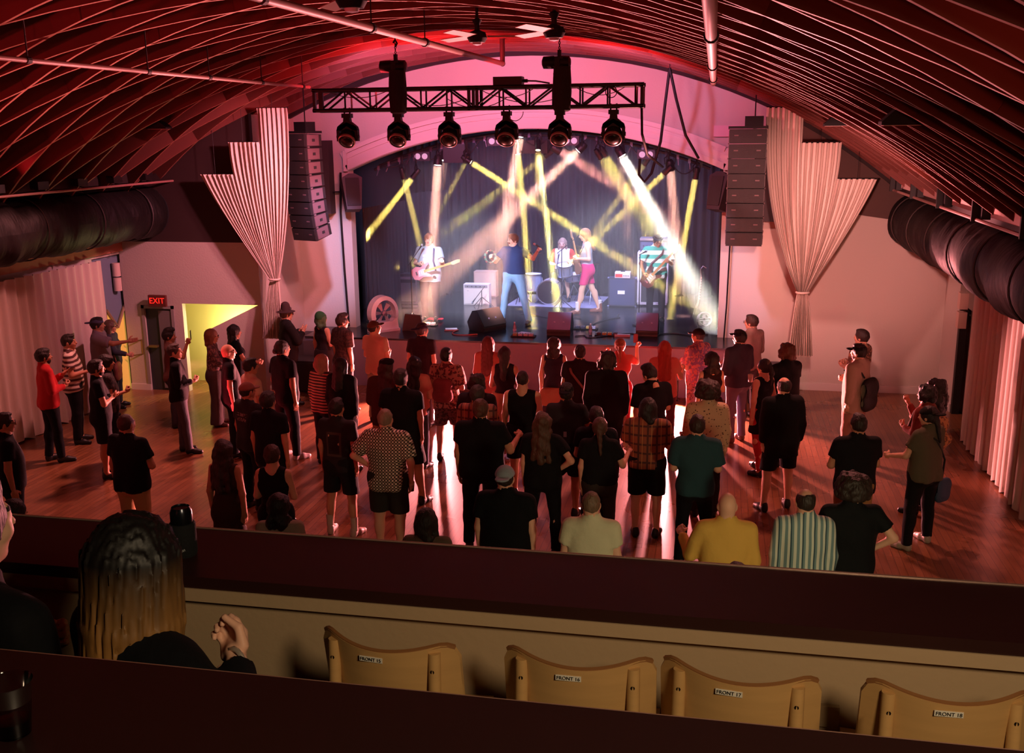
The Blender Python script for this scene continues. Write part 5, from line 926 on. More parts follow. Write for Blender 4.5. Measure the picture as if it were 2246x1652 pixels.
    if shoecol:
        for sd in J:
            an = J[sd][6]; v, f = SHOE[boots]; key = ('shoe', boots, shoecol)
            if key not in MESHC: MESHC[key] = np_mesh('shoe', v, f, [mat(shoecol, .5)])
            o = obj('shoe', MESHC[key], root); o.location = (an[0], an[1]+.03, max(an[2]-.085, 0)); o.rotation_euler = (0, 0, -sd*.22)
            if socks: MB().lathe([(.043, .09), (.047, .2), (.05, .26)], (an[0], an[1], an[2]-.085), (0, 0, 1), 14).build('sock', mat(socks, .9), root, 60)
    M = Matrix.Translation(Vector(hc+nk)) @ (Matrix.Rotation(head[0], 4, 'Z') @ Matrix.Rotation(head[1], 4, 'X')) @ Matrix.Translation(Vector(-nk))
    for nm, st, col, rf in (('hair', hair, haircol, .6), (HATN.get(hat), hat, hatcol, .8)):
        if st and st != 'bald':
            key = (st, str(col))
            if key not in MESHC: v, f = hair_mesh(st); MESHC[key] = np_mesh(nm, v, f, [mat(col, rf, var=.35, vscale=30, stretch=(1, 1, .2), bump=.5, bscale=70, key=nm) if nm == 'hair' else fabric(col)])
            o = obj(nm, MESHC[key], root); o.matrix_local = M
    return root, J, M, hc
MESHC = {}; HATN = dict(capf='cap', capb='cap', beanie='beanie', beret='flat_cap', fedora='hat')
HEADS = {(f, d): head_mesh(f, .007 if d else .0105) for f in (0, 1) for d in (False, True)}
def glasses(root, M):
    m = MB()
    for e in (-1, 1): m.tube([(e*.034+.024*math.cos(a), .112, .0+.019*math.sin(a)) for a in np.linspace(0, 2*PI, 13)[:-1]], .0035, 4, True).cyl((e*.058, .11, .004), (e*.083, .0, .008), .003, n=4)
    m.cyl((-.01, .113, .002), (.01, .113, .002), .003, n=4); o = m.build('glasses', mat('0c0c0e', .3), root); o.matrix_local = M
def beard(root, M, col, full=True):
    s = SDF((-.1, -.02, -.16), (.1, .15, .02), .009)
    if full: s.ell((0, .03, -.062), (.063, .068, .07), 0).ell((0, .11, -.02), (.05, .06, .035), .01, True).ell((0, .12, -.06), (.018, .03, .008), .005, True).plane((0, 0, 1), -.015)
    else: s.cone((-.026, .094, -.052), (.026, .094, -.052), .011, k=.005).cone((-.028, .09, -.055), (-.032, .082, -.075), .008, .006, .006).cone((.028, .09, -.055), (.032, .082, -.075), .008, .006, .006)
    v, f = s.mesh(); o = obj('beard' if full else 'moustache', np_mesh('beard', v, f, mat(col, .8)), root); o.matrix_local = M
def wp(root, p): return root.matrix_world @ Vector(p)
def held_phone(label, root, J, sd, lit=False):
    p = wp(root, J[sd][2]+unit(J[sd][2]-J[sd][1])*.11+np.array((-.02*sd, .03, .02))); t = thing('phone', label, 'phone', p, root.matrix_world.to_euler().z); MB().box((0, 0, .02), (.075, .009, .15)).build('case', mat('0a0a0c', .4), t); MB().box((0, -.006, .02), (.066, .002, .138)).build('screen', mat('5a3038', .2, emit=.15 if lit else 0.), t)
def held_cup(label, root, J, sd, col='c8b8b0'):
    p = wp(root, J[sd][2]+unit(J[sd][2]-J[sd][1])*.1+np.array((-.02*sd, .05, -.03))); t = thing('cup', label, 'cup', p); MB().lathe([(.001, 0), (.03, 0), (.04, .11), (.037, .11), (.028, .005), (.001, .006)], n=16).build('cup', mat(col, .3), t, 50)
def shoulder_bag(label, root, pos, size, col, strap_from, strap_col=None, cat='bag', name='shoulder_bag', rot=0.):
    s = root.matrix_world.to_scale().x; t = thing(name, label, cat, wp(root, pos), root.matrix_world.to_euler().z+rot); sx, sy, sz = size; g = SDF((-sx, -sy-.04, -sz-.04), (sx, sy+.04, .1), .014); g.cone((-sx*.32, 0, -sz*.35), (sx*.32, 0, -sz*.35), sz*.33, k=.02, ys=.5).cone((-sx*.36, 0, -sz*.75), (sx*.36, 0, -sz*.75), sz*.27, k=.05, ys=.55).plane((0, 0, 1), -.005); v, f = g.mesh(); obj('pouch', np_mesh('pouch', v, f, mat(col, .7, bump=.2, bscale=60)), t)
    R = Matrix.Rotation(-(root.matrix_world.to_euler().z+rot), 3, 'Z'); pts = [R @ (wp(root, q)-Vector(t.location)) for q in strap_from]; MB().tube(pts, .012, 6).build('strap', mat(strap_col or col, .7), t, 60)
def backpack(label, root, col, col2, size=(.3, .16, .42), z=1.18, y=-.21):
    t = thing('backpack', label, 'backpack', wp(root, (0, y, z)), root.matrix_world.to_euler().z); sx, sy, sz = size; g = SDF((-.25, -.2, -.32), (.25, .2, .32), .016); g.cone((-sx*.25, 0, -sz*.3), (sx*.25, 0, -sz*.3), sy*.8, k=.05, ys=.8).cone((-sx*.25, .01, sz*.25), (sx*.25, .01, sz*.25), sy*.72, k=.06, ys=.8).cone((-sx*.2, -sy*.55, -sz*.2), (sx*.2, -sy*.55, -sz*.2), sy*.45, k=.02, ys=.8); v, f = g.mesh(); obj('pack', np_mesh('pack', v, f, fabric(col)), t)
    for e in (-1, 1): MB().tube([(e*.1, .06, .22), (e*.12, .14, .31), (e*.135, .27, .25), (e*.14, .33, .05), (e*.13, .25, -.12), (e*.1, .08, -.18)], .017, 6).build('strap', mat(col2, .8), t, 60)
# ================================================================= the crowd on the floor
def crowd(label, px, py, h, rz, **k):
    g = at(px, py, Z=h+.015); return person(label, g.x, g.y, h, rz, **k)
# left side, mostly in profile
r_, J, M, hc = crowd('bearded man in red long sleeved top with hands at chest by the left curtain', 94, 764, 1.76, -.75, w=1.05, arms='Ch', hair='short', top='l', topcol='b02226', botcol='15161c', skin='m', feet=(-.12, -.05, .1, .08)); beard(r_, M, '1c120c')
crowd('man in white and dark striped tee with hands in pockets by the left curtain', 150, 733, 1.78, -1.1, w=1.15, arms='dh', top='t', topcol='d8c8bc:stripe:4a2a2a:.075', botcol='14141a', skin='m', hair='crop', head=(-.1, 0))
crowd('man in baseball cap and grey-blue shirt with arm stretched towards the doorway', 213, 696, 1.8, -1.2, w=1.2, arms=('d', 'o'), top='o', topcol='7c7078', botcol='20242c', hair='short', hat='capb', hatcol='4a4a60', skin='m')
r_, J, M, hc = crowd('woman with glasses in dark top carrying a brown bag near the doorway', 242, 702, 1.61, -1.3, fem=1, arms='dt', top='l', topcol='34343e', botcol='24242c', hair='bob', haircol='4a2c20', skin='m'); glasses(r_, M)
shoulder_bag('brown shoulder bag hanging at the side of the woman near the doorway', r_, (.24, .12, .98), (.17, .08, .34), '6a3226', [(.22, .1, .98), (.2, .02, 1.3), (.06, 0, 1.46)])
r_, J, M, hc = crowd('man in black tee and dark shorts with folded arms at the left', 210, 789, 1.74, -1.0, w=1.15, arms='xx', top='t', topcol='101014', bot='s', botcol='14161c', hair='short', skin='m', shoecol='1a1a1e'); beard(r_, M, '1a100c')
crowd('person in dark checked shirt half hidden behind the man with folded arms', 232, 778, 1.68, -1.0, arms='dh', top='t', topcol='2a2428:floral:4a3a3c', botcol='1a1a20', hair='mop', skin='m')
crowd('buzz-cut man in black tee and khaki trousers seen from behind at the lower left', 276, 907, 1.76, -.2, w=1.15, arms='dx', top='t', topcol='0e0e14', botcol='b89468', hair='buzz', haircol='3a2418', skin='m')
r_, J, M, hc = crowd('man with glasses in dark tee cut by the left edge', 8, 905, 1.76, -.9, w=1.2, arms='dd', top='t', topcol='0c0c12', botcol='181c26', hair='crop', skin='m'); glasses(r_, M)
crowd('dark haired person whose head just shows above the counter at the left edge', 30, 1098, 1.6, -.6, fem=1, arms='dd', top='l', topcol='0e0e12', hair='shag', haircol='14100e')
r_, J, M, hc = crowd('short haired woman holding a phone up by the exit door', 370, 722, 1.68, -1.15, fem=1, arms='dP', top='t', topcol='6a4a44', botcol='3c3c46', hair='quiff', haircol='14100e', skin='m'); held_phone('phone held up by the short haired woman near the exit door', r_, J, 1, True)
crowd('man in black long sleeved top and grey jeans standing alone near the exit door', 384, 754, 1.73, -1.1, arms='dh', top='l', topcol='100e12', botcol='4a4a54', hair='crop', haircol='3a2a24', skin='f', feet=(-.1, .0, .1, .1), head=(-.2, .1))
r_, J, M, hc = crowd('woman with glasses in floral top and wide grey trousers by the yellow opening', 464, 722, 1.66, -1.2, fem=1, arms='dC', top='l', topcol='4a3a40:floral:8a6a6a', bot='w', botcol='4c4446', hair='bob', haircol='7a5038', skin='f', shoecol='5a3a34'); glasses(r_, M)
shoulder_bag('brown leather bag under the arm of the woman in wide grey trousers', r_, (-.24, -.12, 1.08), (.24, .08, .26), '7a4632', [(-.2, -.1, 1.08), (-.2, -.06, 1.3), (-.1, -.02, 1.45)])
crowd('woman with long dark hair in black top beside the bald man with glasses', 514, 713, 1.68, -1.0, fem=1, arms='dt', top='t', topcol='121016', botcol='18161c', hair='wavy', haircol='120c0c', skin='f')
r_, J, M, hc = crowd('bald man with glasses in black tee and dark trousers at the left', 500, 754, 1.76, -1.05, w=1.1, arms='dd', top='t', topcol='0e0e14', botcol='17171d', hair='bald', skin='f'); glasses(r_, M)
crowd('dark haired man in cream tee between two men in black at the left', 549, 785, 1.74, -.75, arms='dh', top='t', topcol='cdb49c', botcol='2a2a30', hair='crop', haircol='14100c', skin='m')
crowd('man in pale cap and black printed tee at the left', 542, 838, 1.72, -.5, w=1.1, arms='dd', top='t', topcol='101014:text:7a6a68', botcol='15151b', hair='buzz', hat='capf', hatcol='8a5c50', skin='m')
crowd('dark haired man in black tee seen from behind beside the pale cap', 587, 858, 1.75, -.2, w=1.05, arms='dd', top='t', topcol='0d0d12', botcol='15151b', hair='short', haircol='18120e', skin='m')
crowd('large man with ponytail in black tee and black trousers facing the stage at the left', 619, 746, 1.84, -.6, w=1.25, arms='dd', top='t', topcol='100e14', botcol='121217', hair='lowbun', haircol='1c1410', skin='m', shoecol='b0a0a0', feet=(-.14, -.04, .14, .06))
r_, J, M, hc = crowd('man in brimmed hat and dark suit clapping by the left drape', 628, 673, 1.8, -.95, w=1.12, arms='CC', top='j', topcol='1c171a', botcol='1a1618', hair='short', haircol='4a3a34', hat='fedora', hatcol='3a2a2c', skin='f'); glasses(r_, M)
crowd('woman in green beanie and dark tank top left of the stage', 705, 685, 1.66, -.5, fem=1, arms='dh', top='k', topcol='231c22', botcol='2a2226', hair='bob', haircol='3a5a3c', hat='beanie', hatcol='2e5a3c', skin='f')
crowd('short haired man in dark patterned shirt left of the stage', 750, 690, 1.74, -.6, arms='dd', top='o', topcol='4a3434:floral:2a1e22', botcol='2a2428', hair='quiff', haircol='2a1a16', skin='f', head=(-.4, 0))
crowd('man in brown cap and pale tee glowing orange at the stage edge', 822, 703, 1.76, -.35, w=.95, arms='hh', top='t', topcol='cfa890', botcol='8c8478', hair='buzz', hat='capf', hatcol='5a3428', skin='f', head=(-.4, .15))
crowd('person in backwards cap and dark tee at the stage edge', 924, 708, 1.76, -.2, arms='dd', top='t', topcol='2a1c24', botcol='4a3c40', hair='short', haircol='2a1418', hat='capb', hatcol='2a1e34', skin='f', head=(-.5, 0))
crowd('grey haired person in striped shirt with a dark crossbody bag', 706, 777, 1.68, -.35, fem=1, w=1.1, arms='dh', top='l', topcol='c08a78:stripe:2a1c20:.045', botcol='1a161c', hair='bob', haircol='9a6a58', skin='f')
crowd('woman with long dark hair in long black jacket', 748, 785, 1.7, -.3, fem=1, w=1.1, arms='dd', top='j', topcol='121014', hem=.72, botcol='141216', hair='straight', haircol='1c1012', skin='f')
crowd('long haired man in dark flat cap and tan jacket in mid crowd', 845, 788, 1.72, .15, w=1.05, arms='hh', top='j', topcol='4a302a', bot='w', botcol='a08a68', hair='long', haircol='3a1c1a', hat='beret', hatcol='1a1014', skin='f')
crowd('big man in plain black tee and black shorts in mid crowd', 879, 809, 1.84, -.1, w=1.25, arms='dd', top='t', topcol='0e0e13', bot='s', botcol='131318', hair='short', haircol='1a120e', skin='m', feet=(-.2, -.05, .24, .02))
r_, J, M, hc = crowd('woman with long curly dark hair in pink top and jeans', 910, 782, 1.68, -.15, fem=1, arms='dh', top='t', topcol='c8786c', botcol='4a4a5a', hair='wavy', haircol='1c1014', skin='f')
r_, J, M, hc = crowd('person in floral shirt and shorts with a small backpack', 979, 763, 1.72, -.1, arms='dh', top='o', topcol='b08070:floral:5a3438', bot='s', botcol='6a4444:floral:3a2428', hair='short', haircol='1c1012', skin='f', shoecol='1a1416', feet=(-.12, -.08, .12, .1))
backpack('small mauve backpack on the person in floral shirt and shorts', r_, '8a4a50', '5a2c30', (.24, .13, .3), 1.16)
crowd('curly haired person in black tee with pale lettering on the back', 1045, 821, 1.7, .0, w=1.1, arms='dd', top='t', topcol='14101a:text:b08a94', botcol='18161c', hair='curly', haircol='241614', skin='f')
crowd('person with short grey-brown hair in checked overshirt behind the big man', 1047, 845, 1.68, .0, arms='hh', top='o', topcol='8a5a4a:plaid:4a2a28', botcol='1c1a20', hair='mop', haircol='2c2a28', skin='m')
crowd('big man with tied back hair in plain black tee, centre of the crowd', 1054, 874, 1.84, .05, w=1.35, arms='dn', top='t', topcol='0b0b10', botcol='0f0f14', hair='lowbun', haircol='4a3020', skin='m', feet=(-.16, 0, .16, .04))
crowd('woman with long straight red hair in lace top before the stage', 1071, 738, 1.68, -.05, fem=1, arms='hh', top='l', topcol='b06a5c', bot='w', botcol='8a4a48', hair='verylong', haircol='5a1c1c', skin='f')
crowd('woman with half tied wavy hair in black sleeveless top', 1107, 761, 1.7, .0, fem=1, arms='hh', top='k', topcol='241a22', bot='w', botcol='b89078', hair='halfup', haircol='2a1418', skin='f')
crowd('person with tattooed shoulders in black tank top and shorts', 1146, 812, 1.76, .0, w=1.15, arms='dd', top='k', topcol='0f0d12', bot='s', botcol='121016', hair='buzz', haircol='241816', skin='f')
r_, J, M, hc = crowd('woman with wavy bob in off-shoulder top before the stage', 1215, 741, 1.68, .05, fem=1, arms='dd', top='d', topcol='2a2030', hem=.5, bot='-', hair='shag', haircol='2a1416', skin='f')
shoulder_bag('large tan bag on the back of the woman with the wavy bob', r_, (0, -.2, .98), (.36, .12, .3), 'a8745a', [(-.16, -.2, .98), (-.16, -.16, 1.3), (-.12, -.03, 1.45)])
r_, J, M, hc = crowd('person with hair bun in dark top wearing a pale diagonal strap', 1272, 756, 1.72, .1, w=1.15, arms='hh', top='t', topcol='2a1c20', botcol='3a2428', hair='bun', haircol='241414', skin='m'); MB().tube([(-.17, -.02, 1.47), (-.12, -.145, 1.35), (.0, -.165, 1.2), (.14, -.13, 1.02), (.19, 0, .95)], .02, 6).build('strap', mat('8a6458', .8), r_, 60)
crowd('man in backwards cap and black tee with a small emblem', 1243, 840, 1.76, .0, w=1.05, arms='dn', top='t', topcol='0e0e18:badge:8a8a98', bot='s', botcol='121219', hair='short', haircol='1a1412', hat='capb', hatcol='16161c', skin='m')
crowd('tall man with curly hair in long dark jacket in mid crowd', 1331, 772, 1.86, .1, w=1.05, arms='dd', top='j', topcol='1c1418', hem=.62, botcol='241a1e', hair='curly', haircol='2a1814', skin='f')
r_, J, M, hc = crowd('woman in pale cap and red top filming at the stage edge', 1360, 742, 1.68, .1, fem=1, arms='pP', top='c', topcol='d8605a', bot='p', botcol='c23a48', hair='pony', haircol='a05a40', hat='capb', hatcol='c89078', skin='f'); held_phone('phone raised by the woman in pale cap at the stage edge', r_, J, 1)
crowd('woman with long bright red hair in pink top at the stage edge', 1458, 748, 1.7, .15, fem=1, arms='hn', top='t', topcol='d8786c', botcol='5a3038', hair='verylong', haircol='a8301c', skin='f')
crowd('man with tall dark quiff in black shirt looking down', 1431, 799, 1.78, .5, w=1.05, arms='dh', top='o', topcol='100e14', botcol='14121a', hair='quiff', haircol='140c0e', skin='f', head=(.3, -.45), hem=.8)
crowd('man in dark cap and floral shirt at the right of the stage edge', 1531, 720, 1.76, .9, arms='hh', top='o', topcol='6a4a64:floral:b87868', botcol='8a6a60:floral:4a3434', hair='buzz', hat='capf', hatcol='201418', skin='f')
crowd('woman with short curly dark hair in dark tank top', 1561, 773, 1.66, .45, fem=1, arms='dh', top='k', topcol='241418', botcol='2a181c', hair='shag', haircol='180e0e', skin='f')
crowd('person with big curly hair in cream dotted shirt', 1553, 838, 1.76, .1, w=1.15, arms='dd', top='l', topcol='c0a482:dots:4a3428', botcol='241c1c', hair='afro', haircol='2a1a14', skin='f')
r_, J, M, hc = crowd('man in dark cap and denim jacket lit from the front at the right', 1622, 723, 1.8, .8, arms='hn', top='j', topcol='3a3644', hem=.9, botcol='6a6478', hair='short', hat='capf', hatcol='1a1420', skin='f', shoecol='5a3a30')
r_, J, M, hc = crowd('man with glasses in grey shirt beside the right column of the stage', 1649, 690, 1.8, .7, arms='dh', top='l', topcol='8a7068', botcol='3a3438', hair='short', haircol='2a1814', skin='f', head=(.4, 0)); glasses(r_, M)
crowd('man with short curly reddish hair in black tee at the right', 1726, 754, 1.82, .75, w=1.2, arms='xx', top='t', topcol='0f0d11', botcol='15131a', hair='curly', haircol='5a2c1a', skin='f')
r_, J, M, hc = crowd('woman with ponytail in short black dress and red leggings holding a cup', 1676, 787, 1.68, .8, fem=1, arms='dm', top='d', topcol='0e0c10', hem=.66, bot='g', botcol='a82a2c', hair='pony', haircol='140c0c', skin='f', feet=(-.14, -.12, .14, .16), shoecol='141014'); held_cup('pale cup held by the woman in red leggings', r_, J, 1)
crowd('balding man in black jacket and black shorts at the right', 1720, 826, 1.78, .35, w=1.05, arms='dd', top='j', topcol='0e0c0f', hem=.74, bot='s', botcol='100e12', hair='ring', haircol='241814', skin='f', shoecol='0c0a0c', feet=(-.2, .0, .16, .08))
crowd('dark haired man in patterned shirt before the right wall', 1890, 722, 1.78, 1.0, arms='hh', top='o', topcol='5a4034:floral:b08a70', botcol='5a4440', hair='short', haircol='241410', skin='f')
r_, J, M, hc = crowd('bearded man in dark cap and pale hooded top before the right wall', 1884, 754, 1.78, 1.0, w=1.15, arms='dh', top='j', topcol='a08878', hem=.78, bot='w', botcol='9a7468', hair='short', hat='capf', hatcol='14100f', skin='f', shoecol='b08a80'); beard(r_, M, '2a1812')
shoulder_bag('long black sling bag on the back of the man in pale hooded top', r_, (.02, -.2, 1.3), (.2, .1, .5), '141012', [(-.1, -.17, 1.3), (-.14, -.06, 1.48), (-.16, .12, 1.38)])
crowd('man in black tee and khaki shorts with folded arms in front of the striped shirts', 1884, 907, 1.76, .25, w=1.15, arms='xx', top='t', topcol='0f0d10', bot='b', botcol='9a7448', hair='crop', haircol='20140f', skin='m')
crowd('woman with very long curly hair behind the couple at the right', 2054, 834, 1.65, 1.0, fem=1, arms='hh', top='l', topcol='3a2624', botcol='1a1416', hair='bigcurl', haircol='1a0e0c', skin='m')
r_, J, M, hc = crowd('woman with curly dark hair in rust top wearing a patterned backpack', 2033, 845, 1.68, .95, fem=1, arms='hp', top='l', topcol='7a3a30', botcol='1a1416', hair='curly', haircol='120c0a', skin='m')
backpack('patterned tan backpack on the woman in the rust top', r_, 'b0804a:floral:6a4428', '5a3a28', (.28, .16, .4), 1.16)
r_, J, M, hc = crowd('woman in backwards cap, olive tee, black trousers and sneakers at the right', 2040, 890, 1.72, .75, fem=1, w=1.2, arms='th', top='t', topcol='565240', botcol='0e0c0e', hair='lowpony', haircol='1a1210', hat='capb', hatcol='16120f', skin='f', shoecol='9a9484', feet=(-.22, .02, .2, .05), head=(.2, -.1))
shoulder_bag('small blue bag hanging at the hip of the woman in olive tee', r_, (.3, -.06, .84), (.13, .07, .3), '24405a', [(.28, -.05, .84), (.2, -.12, 1.1), (.02, -.13, 1.36), (-.1, -.02, 1.48)], '141214')
# nearer rows
crowd('woman with long wavy hair in brown sleeveless dress at the lower left', 490, 965, 1.66, -.1, fem=1, arms='dd', top='d', topcol='3a241c', hem=.5, bot='-', hair='wavy', haircol='2a1a14', skin='m')
crowd('woman with low bun in dark strappy top at the lower left', 596, 974, 1.66, .1, fem=1, arms='hh', top='k', topcol='141014', botcol='1a181e', hair='lowbun', haircol='3a2418', skin='f')
crowd('woman with dark curly hair and pale top at the counter below the koozie', 610, 1085, 1.64, .2, fem=1, arms='dd', top='t', topcol='a89a8a', botcol='1a181e', hair='shag', haircol='140f0d', skin='m')
crowd('man in black tee with a framed print on the back, shorts and white socks', 738, 873, 1.74, -.15, w=1.0, arms='dd', top='t', topcol='0d0d12:print:3c362e', bot='s', botcol='15171a', hair='crop', haircol='1a120e', skin='m', shoecol='a89088', socks='b8a49a', feet=(-.17, 0, .17, .0))
r_, J, M, hc = crowd('grey haired man in checked shirt and dark shorts holding a can', 845, 895, 1.8, -.05, w=1.2, arms='wa', top='o', topcol='a89c84:check:26241f', hem=.84, bot='s', botcol='2c2a24', hair='buzz', haircol='8a7a68', skin='f')
held_cup('dark can in the hand of the grey haired man in checked shirt', r_, J, 1, '3a3a3c')
crowd('person with short brown hair whose head shows at the counter edge left of centre', 935, 1115, 1.66, 0, fem=1, arms='dd', top='t', topcol='6a5648', hair='bob', haircol='241a14', skin='f')
crowd('man in blue-grey backwards cap and black tee close to the counter', 1108, 1020, 1.78, .0, w=1.3, arms='dd', top='t', topcol='08080b', botcol='0e0e12', hair='buzz', haircol='241a14', hat='capb', hatcol='8a9aa4', skin='f')
crowd('woman with long wavy brown hair all in black, centre of the crowd', 1190, 904, 1.72, .0, fem=1, w=1.15, arms='dw', top='t', topcol='0d0c10', botcol='0e0d11', hair='wavy', haircol='4a3222', skin='f', feet=(-.16, 0, .16, .0))
crowd('woman with thin ponytail in black tee and grey jeans', 1316, 915, 1.68, .05, fem=1, w=1.05, arms='dn', top='t', topcol='0f0e12', hem=.97, botcol='34302c', hair='lowpony', haircol='4a3226', skin='f')
r_, J, M, hc = crowd('dark haired person looking at a phone in mid crowd', 1308, 892, 1.68, .1, arms='hh', top='t', topcol='14101a', botcol='17151b', hair='short', haircol='1a1010', skin='f'); held_phone('lit phone of the dark haired person in mid crowd', r_, J, -1, True)
crowd('person in rust plaid shirt and black shorts with folded arms', 1422, 873, 1.74, .0, w=1.15, arms='xx', top='o', topcol='8a4a30:plaid:4a2420', hem=.93, bot='s', botcol='0c0b0e', hair='bob', haircol='140e0e', skin='f', feet=(-.13, 0, .13, .0), shoecol='100e10')
crowd('man in teal polo shirt and dark jeans close to the counter', 1530, 910, 1.78, .05, w=1.05, arms='hh', top='o', topcol='26484f', hem=.88, botcol='0e0e14', hair='crop', haircol='2c1c14', skin='f', feet=(-.15, 0, .15, .02))
crowd('bald man in plain white tee close to the counter', 1297, 1076, 1.74, .05, w=1.1, arms='dd', top='t', topcol='c8c4a4', botcol='1a1816', hair='buzz', haircol='6a5240', skin='f')
crowd('bald man in yellow long sleeved shirt close to the counter', 1596, 1078, 1.78, .1, w=1.12, arms='nd', top='l', topcol='d0a650', botcol='241c14', hair='bald', skin='f')
crowd('dark haired head showing just above the counter before the yellow shirt', 1618, 1236, 1.6, .1, arms='dd', top='t', topcol='14100e', hair='short', haircol='120c0a', skin='f')
crowd('balding man in teal and white striped long sleeved shirt', 1768, 1070, 1.76, .1, w=1.12, arms='dd', top='l', topcol='6c8a8c:vstripe:c8d0c0:2c4a54', botcol='1a1816', hair='ring', haircol='241a12', skin='f')
crowd('curly haired man in black tee over pale long sleeves', 1873, 1045, 1.78, .15, w=1.15, arms='aw', top='t', topcol='0e1012', botcol='14120f', hair='afro', haircol='241a12', skin='f')
# ================================================================= the band
def bandsman(label, px, py, h, rz, **k):
    g = at(px, py, Z=ZS); return person(label, g.x, g.y, h, rz, z0=ZS, vox=.0125, **k)
def guitar(label, loc, M3, body, guard, neck='c89a60', head='d8b888', strat=True, L=1.0):
    "neck along +X, face -Y, body centre at the origin"
    t = thing('electric_guitar', label, 'guitar', loc); t.rotation_euler = M3.to_euler(); t.scale = (L,)*3
    up = [(-.2, .1), (-.23, .0), (-.2, -.11), (-.1, -.15), (.0, -.11), (.07, -.12), (.15, -.15), (.19, -.13), (.14, -.08), (.08, -.035), (.08, .035), (.13, .08), (.2, .13), (.17, .155), (.09, .14), (.0, .1), (-.1, .14)]
    MB().prism(up, (0, .022, 0), (1, 0, 0), (0, 0, 1), (0, -1, 0), .044).build('body', mat(body, .25, spec=.7), t, 30)
    MB().prism([(-.1, -.08), (.0, -.075), (.07, -.085), (.1, -.04), (.08, .05), (.02, .06), (-.06, .05)], (0, -.0225, 0), (1, 0, 0), (0, 0, 1), (0, -1, 0), .003).build('pickguard', mat(guard, .35), t)
    MB().prism([(.05, -.026), (.05, .026), (.66, .021), (.66, -.021)], (0, -.012, 0), (1, 0, 0), (0, 0, 1), (0, -1, 0), .024).build('neck', mat(neck, .4), t)
    MB().prism([(.65, -.021), (.69, -.045), (.84, -.03), (.86, .02), (.8, .035), (.65, .022)], (0, -.005, 0), (1, 0, 0), (0, 0, 1), (0, -1, 0), .016).build('headstock', mat(head, .4), t)
    for x in (-.06, -.01, .04): MB().b2((x-.009, -.032, -.035), (x+.009, -.024, .035)).build('pickup', mat('e8e4e0', .4), t)
    MB().b2((-.13, -.036, -.035), (-.1, -.022, .035)).build('bridge', CHR, t)
    for k in range(6): MB().cyl((.69+k*.026, -.012, .03), (.69+k*.026, -.012, .05), .006, n=6).build('tuner', CHR, t)
    return t
# guitarist in the tee
r_, J, M, hc = bandsman('guitarist in pale blue tee with a bowl haircut singing at the left of the stage', 945, 703, 1.82, PI-.05, w=1.2, arms=(((.1, .08, -.26), (.08, .22, .08), 'g'), ((.1, -.02, -.27), (-.17, .2, -.0), 'g')), top='t', topcol='a8bccc:chest:e8e4d0', hem=.8, botcol='4a4048', hair='mop', haircol='8a5a3a', skin='p', head=(.15, .08))
Rg = Matrix.Rotation(0, 3, 'Z') @ Matrix.Rotation(-.3, 3, 'Y'); b = wp(r_, (.06, .27, 1.03)); guitar('pink and purple electric guitar of the guitarist in the pale tee', b, Rg, 'd890a0', 'e8c0c8'); 
MB().tube([(-.18, .14, 1.05), (-.15, .19, 1.25), (-.13, .06, 1.47), (-.08, -.06, 1.48), (.1, -.17, 1.2), (.22, .1, 1.03)], .02, 5).build('guitar_strap', mat('2a3a6a', .7), r_, 60)
# singer
r_, J, M, hc = bandsman('singer with moustache in navy tee and light jeans raising a microphone', 1128, 708, 1.84, PI-.25, w=1.15, arms=(((.24, .06, -.13), (.16, .1, .19), 'g'), ((.16, .1, -.22), (-.02, .24, .1), 'g')), top='t', topcol='1c3466', hem=.98, bot='p', botcol='7aaed8', hair='short', haircol='6a4028', skin='p', head=(-.55, 0), feet=(-.34, .06, .28, -.02), shoecol='2a2a34', boots=0)
beard(r_, M, '5a3420', False); MB().tube([(.185*math.cos(a), .132*math.sin(a)-.003, 1.0) for a in np.linspace(0, 2*PI, 21)[:-1]], .017, 6, True).build('belt', mat('15151c', .5), r_)
q = J[-1]; p = wp(r_, q[2]+unit(q[2]-q[1])*.09); t = thing('microphone', 'silver headed microphone in the raised hand of the singer', 'microphone', p); MB().cyl((.06, 0, -.04), (-.08, 0, .05), .013, .018, 10).build('handle', mat('22222a', .4), t); MB().ell((-.11, 0, .065), (.032, .03, .03), 12, 8).build('grille_ball', mat('c8d4e8', .35, .5), t, 60)
q = J[1]; p = wp(r_, q[2]+unit(q[2]-q[1])*.02+np.array((-.02, .06, .03))); t = thing('tambourine', 'green and silver tambourine held at the chest of the singer', 'tambourine', p, .5); MB().lathe([(.12, -.03), (.13, -.03), (.13, .03), (.12, .03)], (0, 0, 0), (.3, -1, .15), 22, True).build('frame', mat('7aa08c', .4), t, 40)
for k in range(8): a = k*PI/4; MB().cyl((.125*math.cos(a), -.02+.04*math.cos(a), .125*math.sin(a)), (.125*math.cos(a), .02+.04*math.cos(a), .125*math.sin(a)), .025, n=8).build('jingle', CHR, t)
# drummer
r_, J, M, hc = person('drummer with long straight hair in white tee with red sleeves behind the drums', KX+.18, KY+1.02, 1.78, PI, z0=ZS, vox=.0125, seat=.58, arms='gg', top='o', topcol='dfe4ec:sleeve:d8402c', hem=.9, bot='s', botcol='2a2a34', hair='drummer', haircol='a08878', skin='p', lean=.06, feet=(-.2, .42, .2, .38), head=(0, -.12)), 0, 0, 0
r_, J = r_[0], r_[1]
for sd, lab in ((1, 'left'), (-1, 'right')):
    p = wp(r_, J[sd][2]+unit(J[sd][2]-J[sd][1])*.09); t = thing('drumstick', 'drumstick in the %s hand of the drummer' % ('raised' if sd > 0 else 'lower'), 'drumstick', p); MB().cyl((.0, .1, -.03), (-sd*.02, -.32, .12 if sd > 0 else -.0), .009, .006, 8).build('stick', mat('c8a070', .5), t)
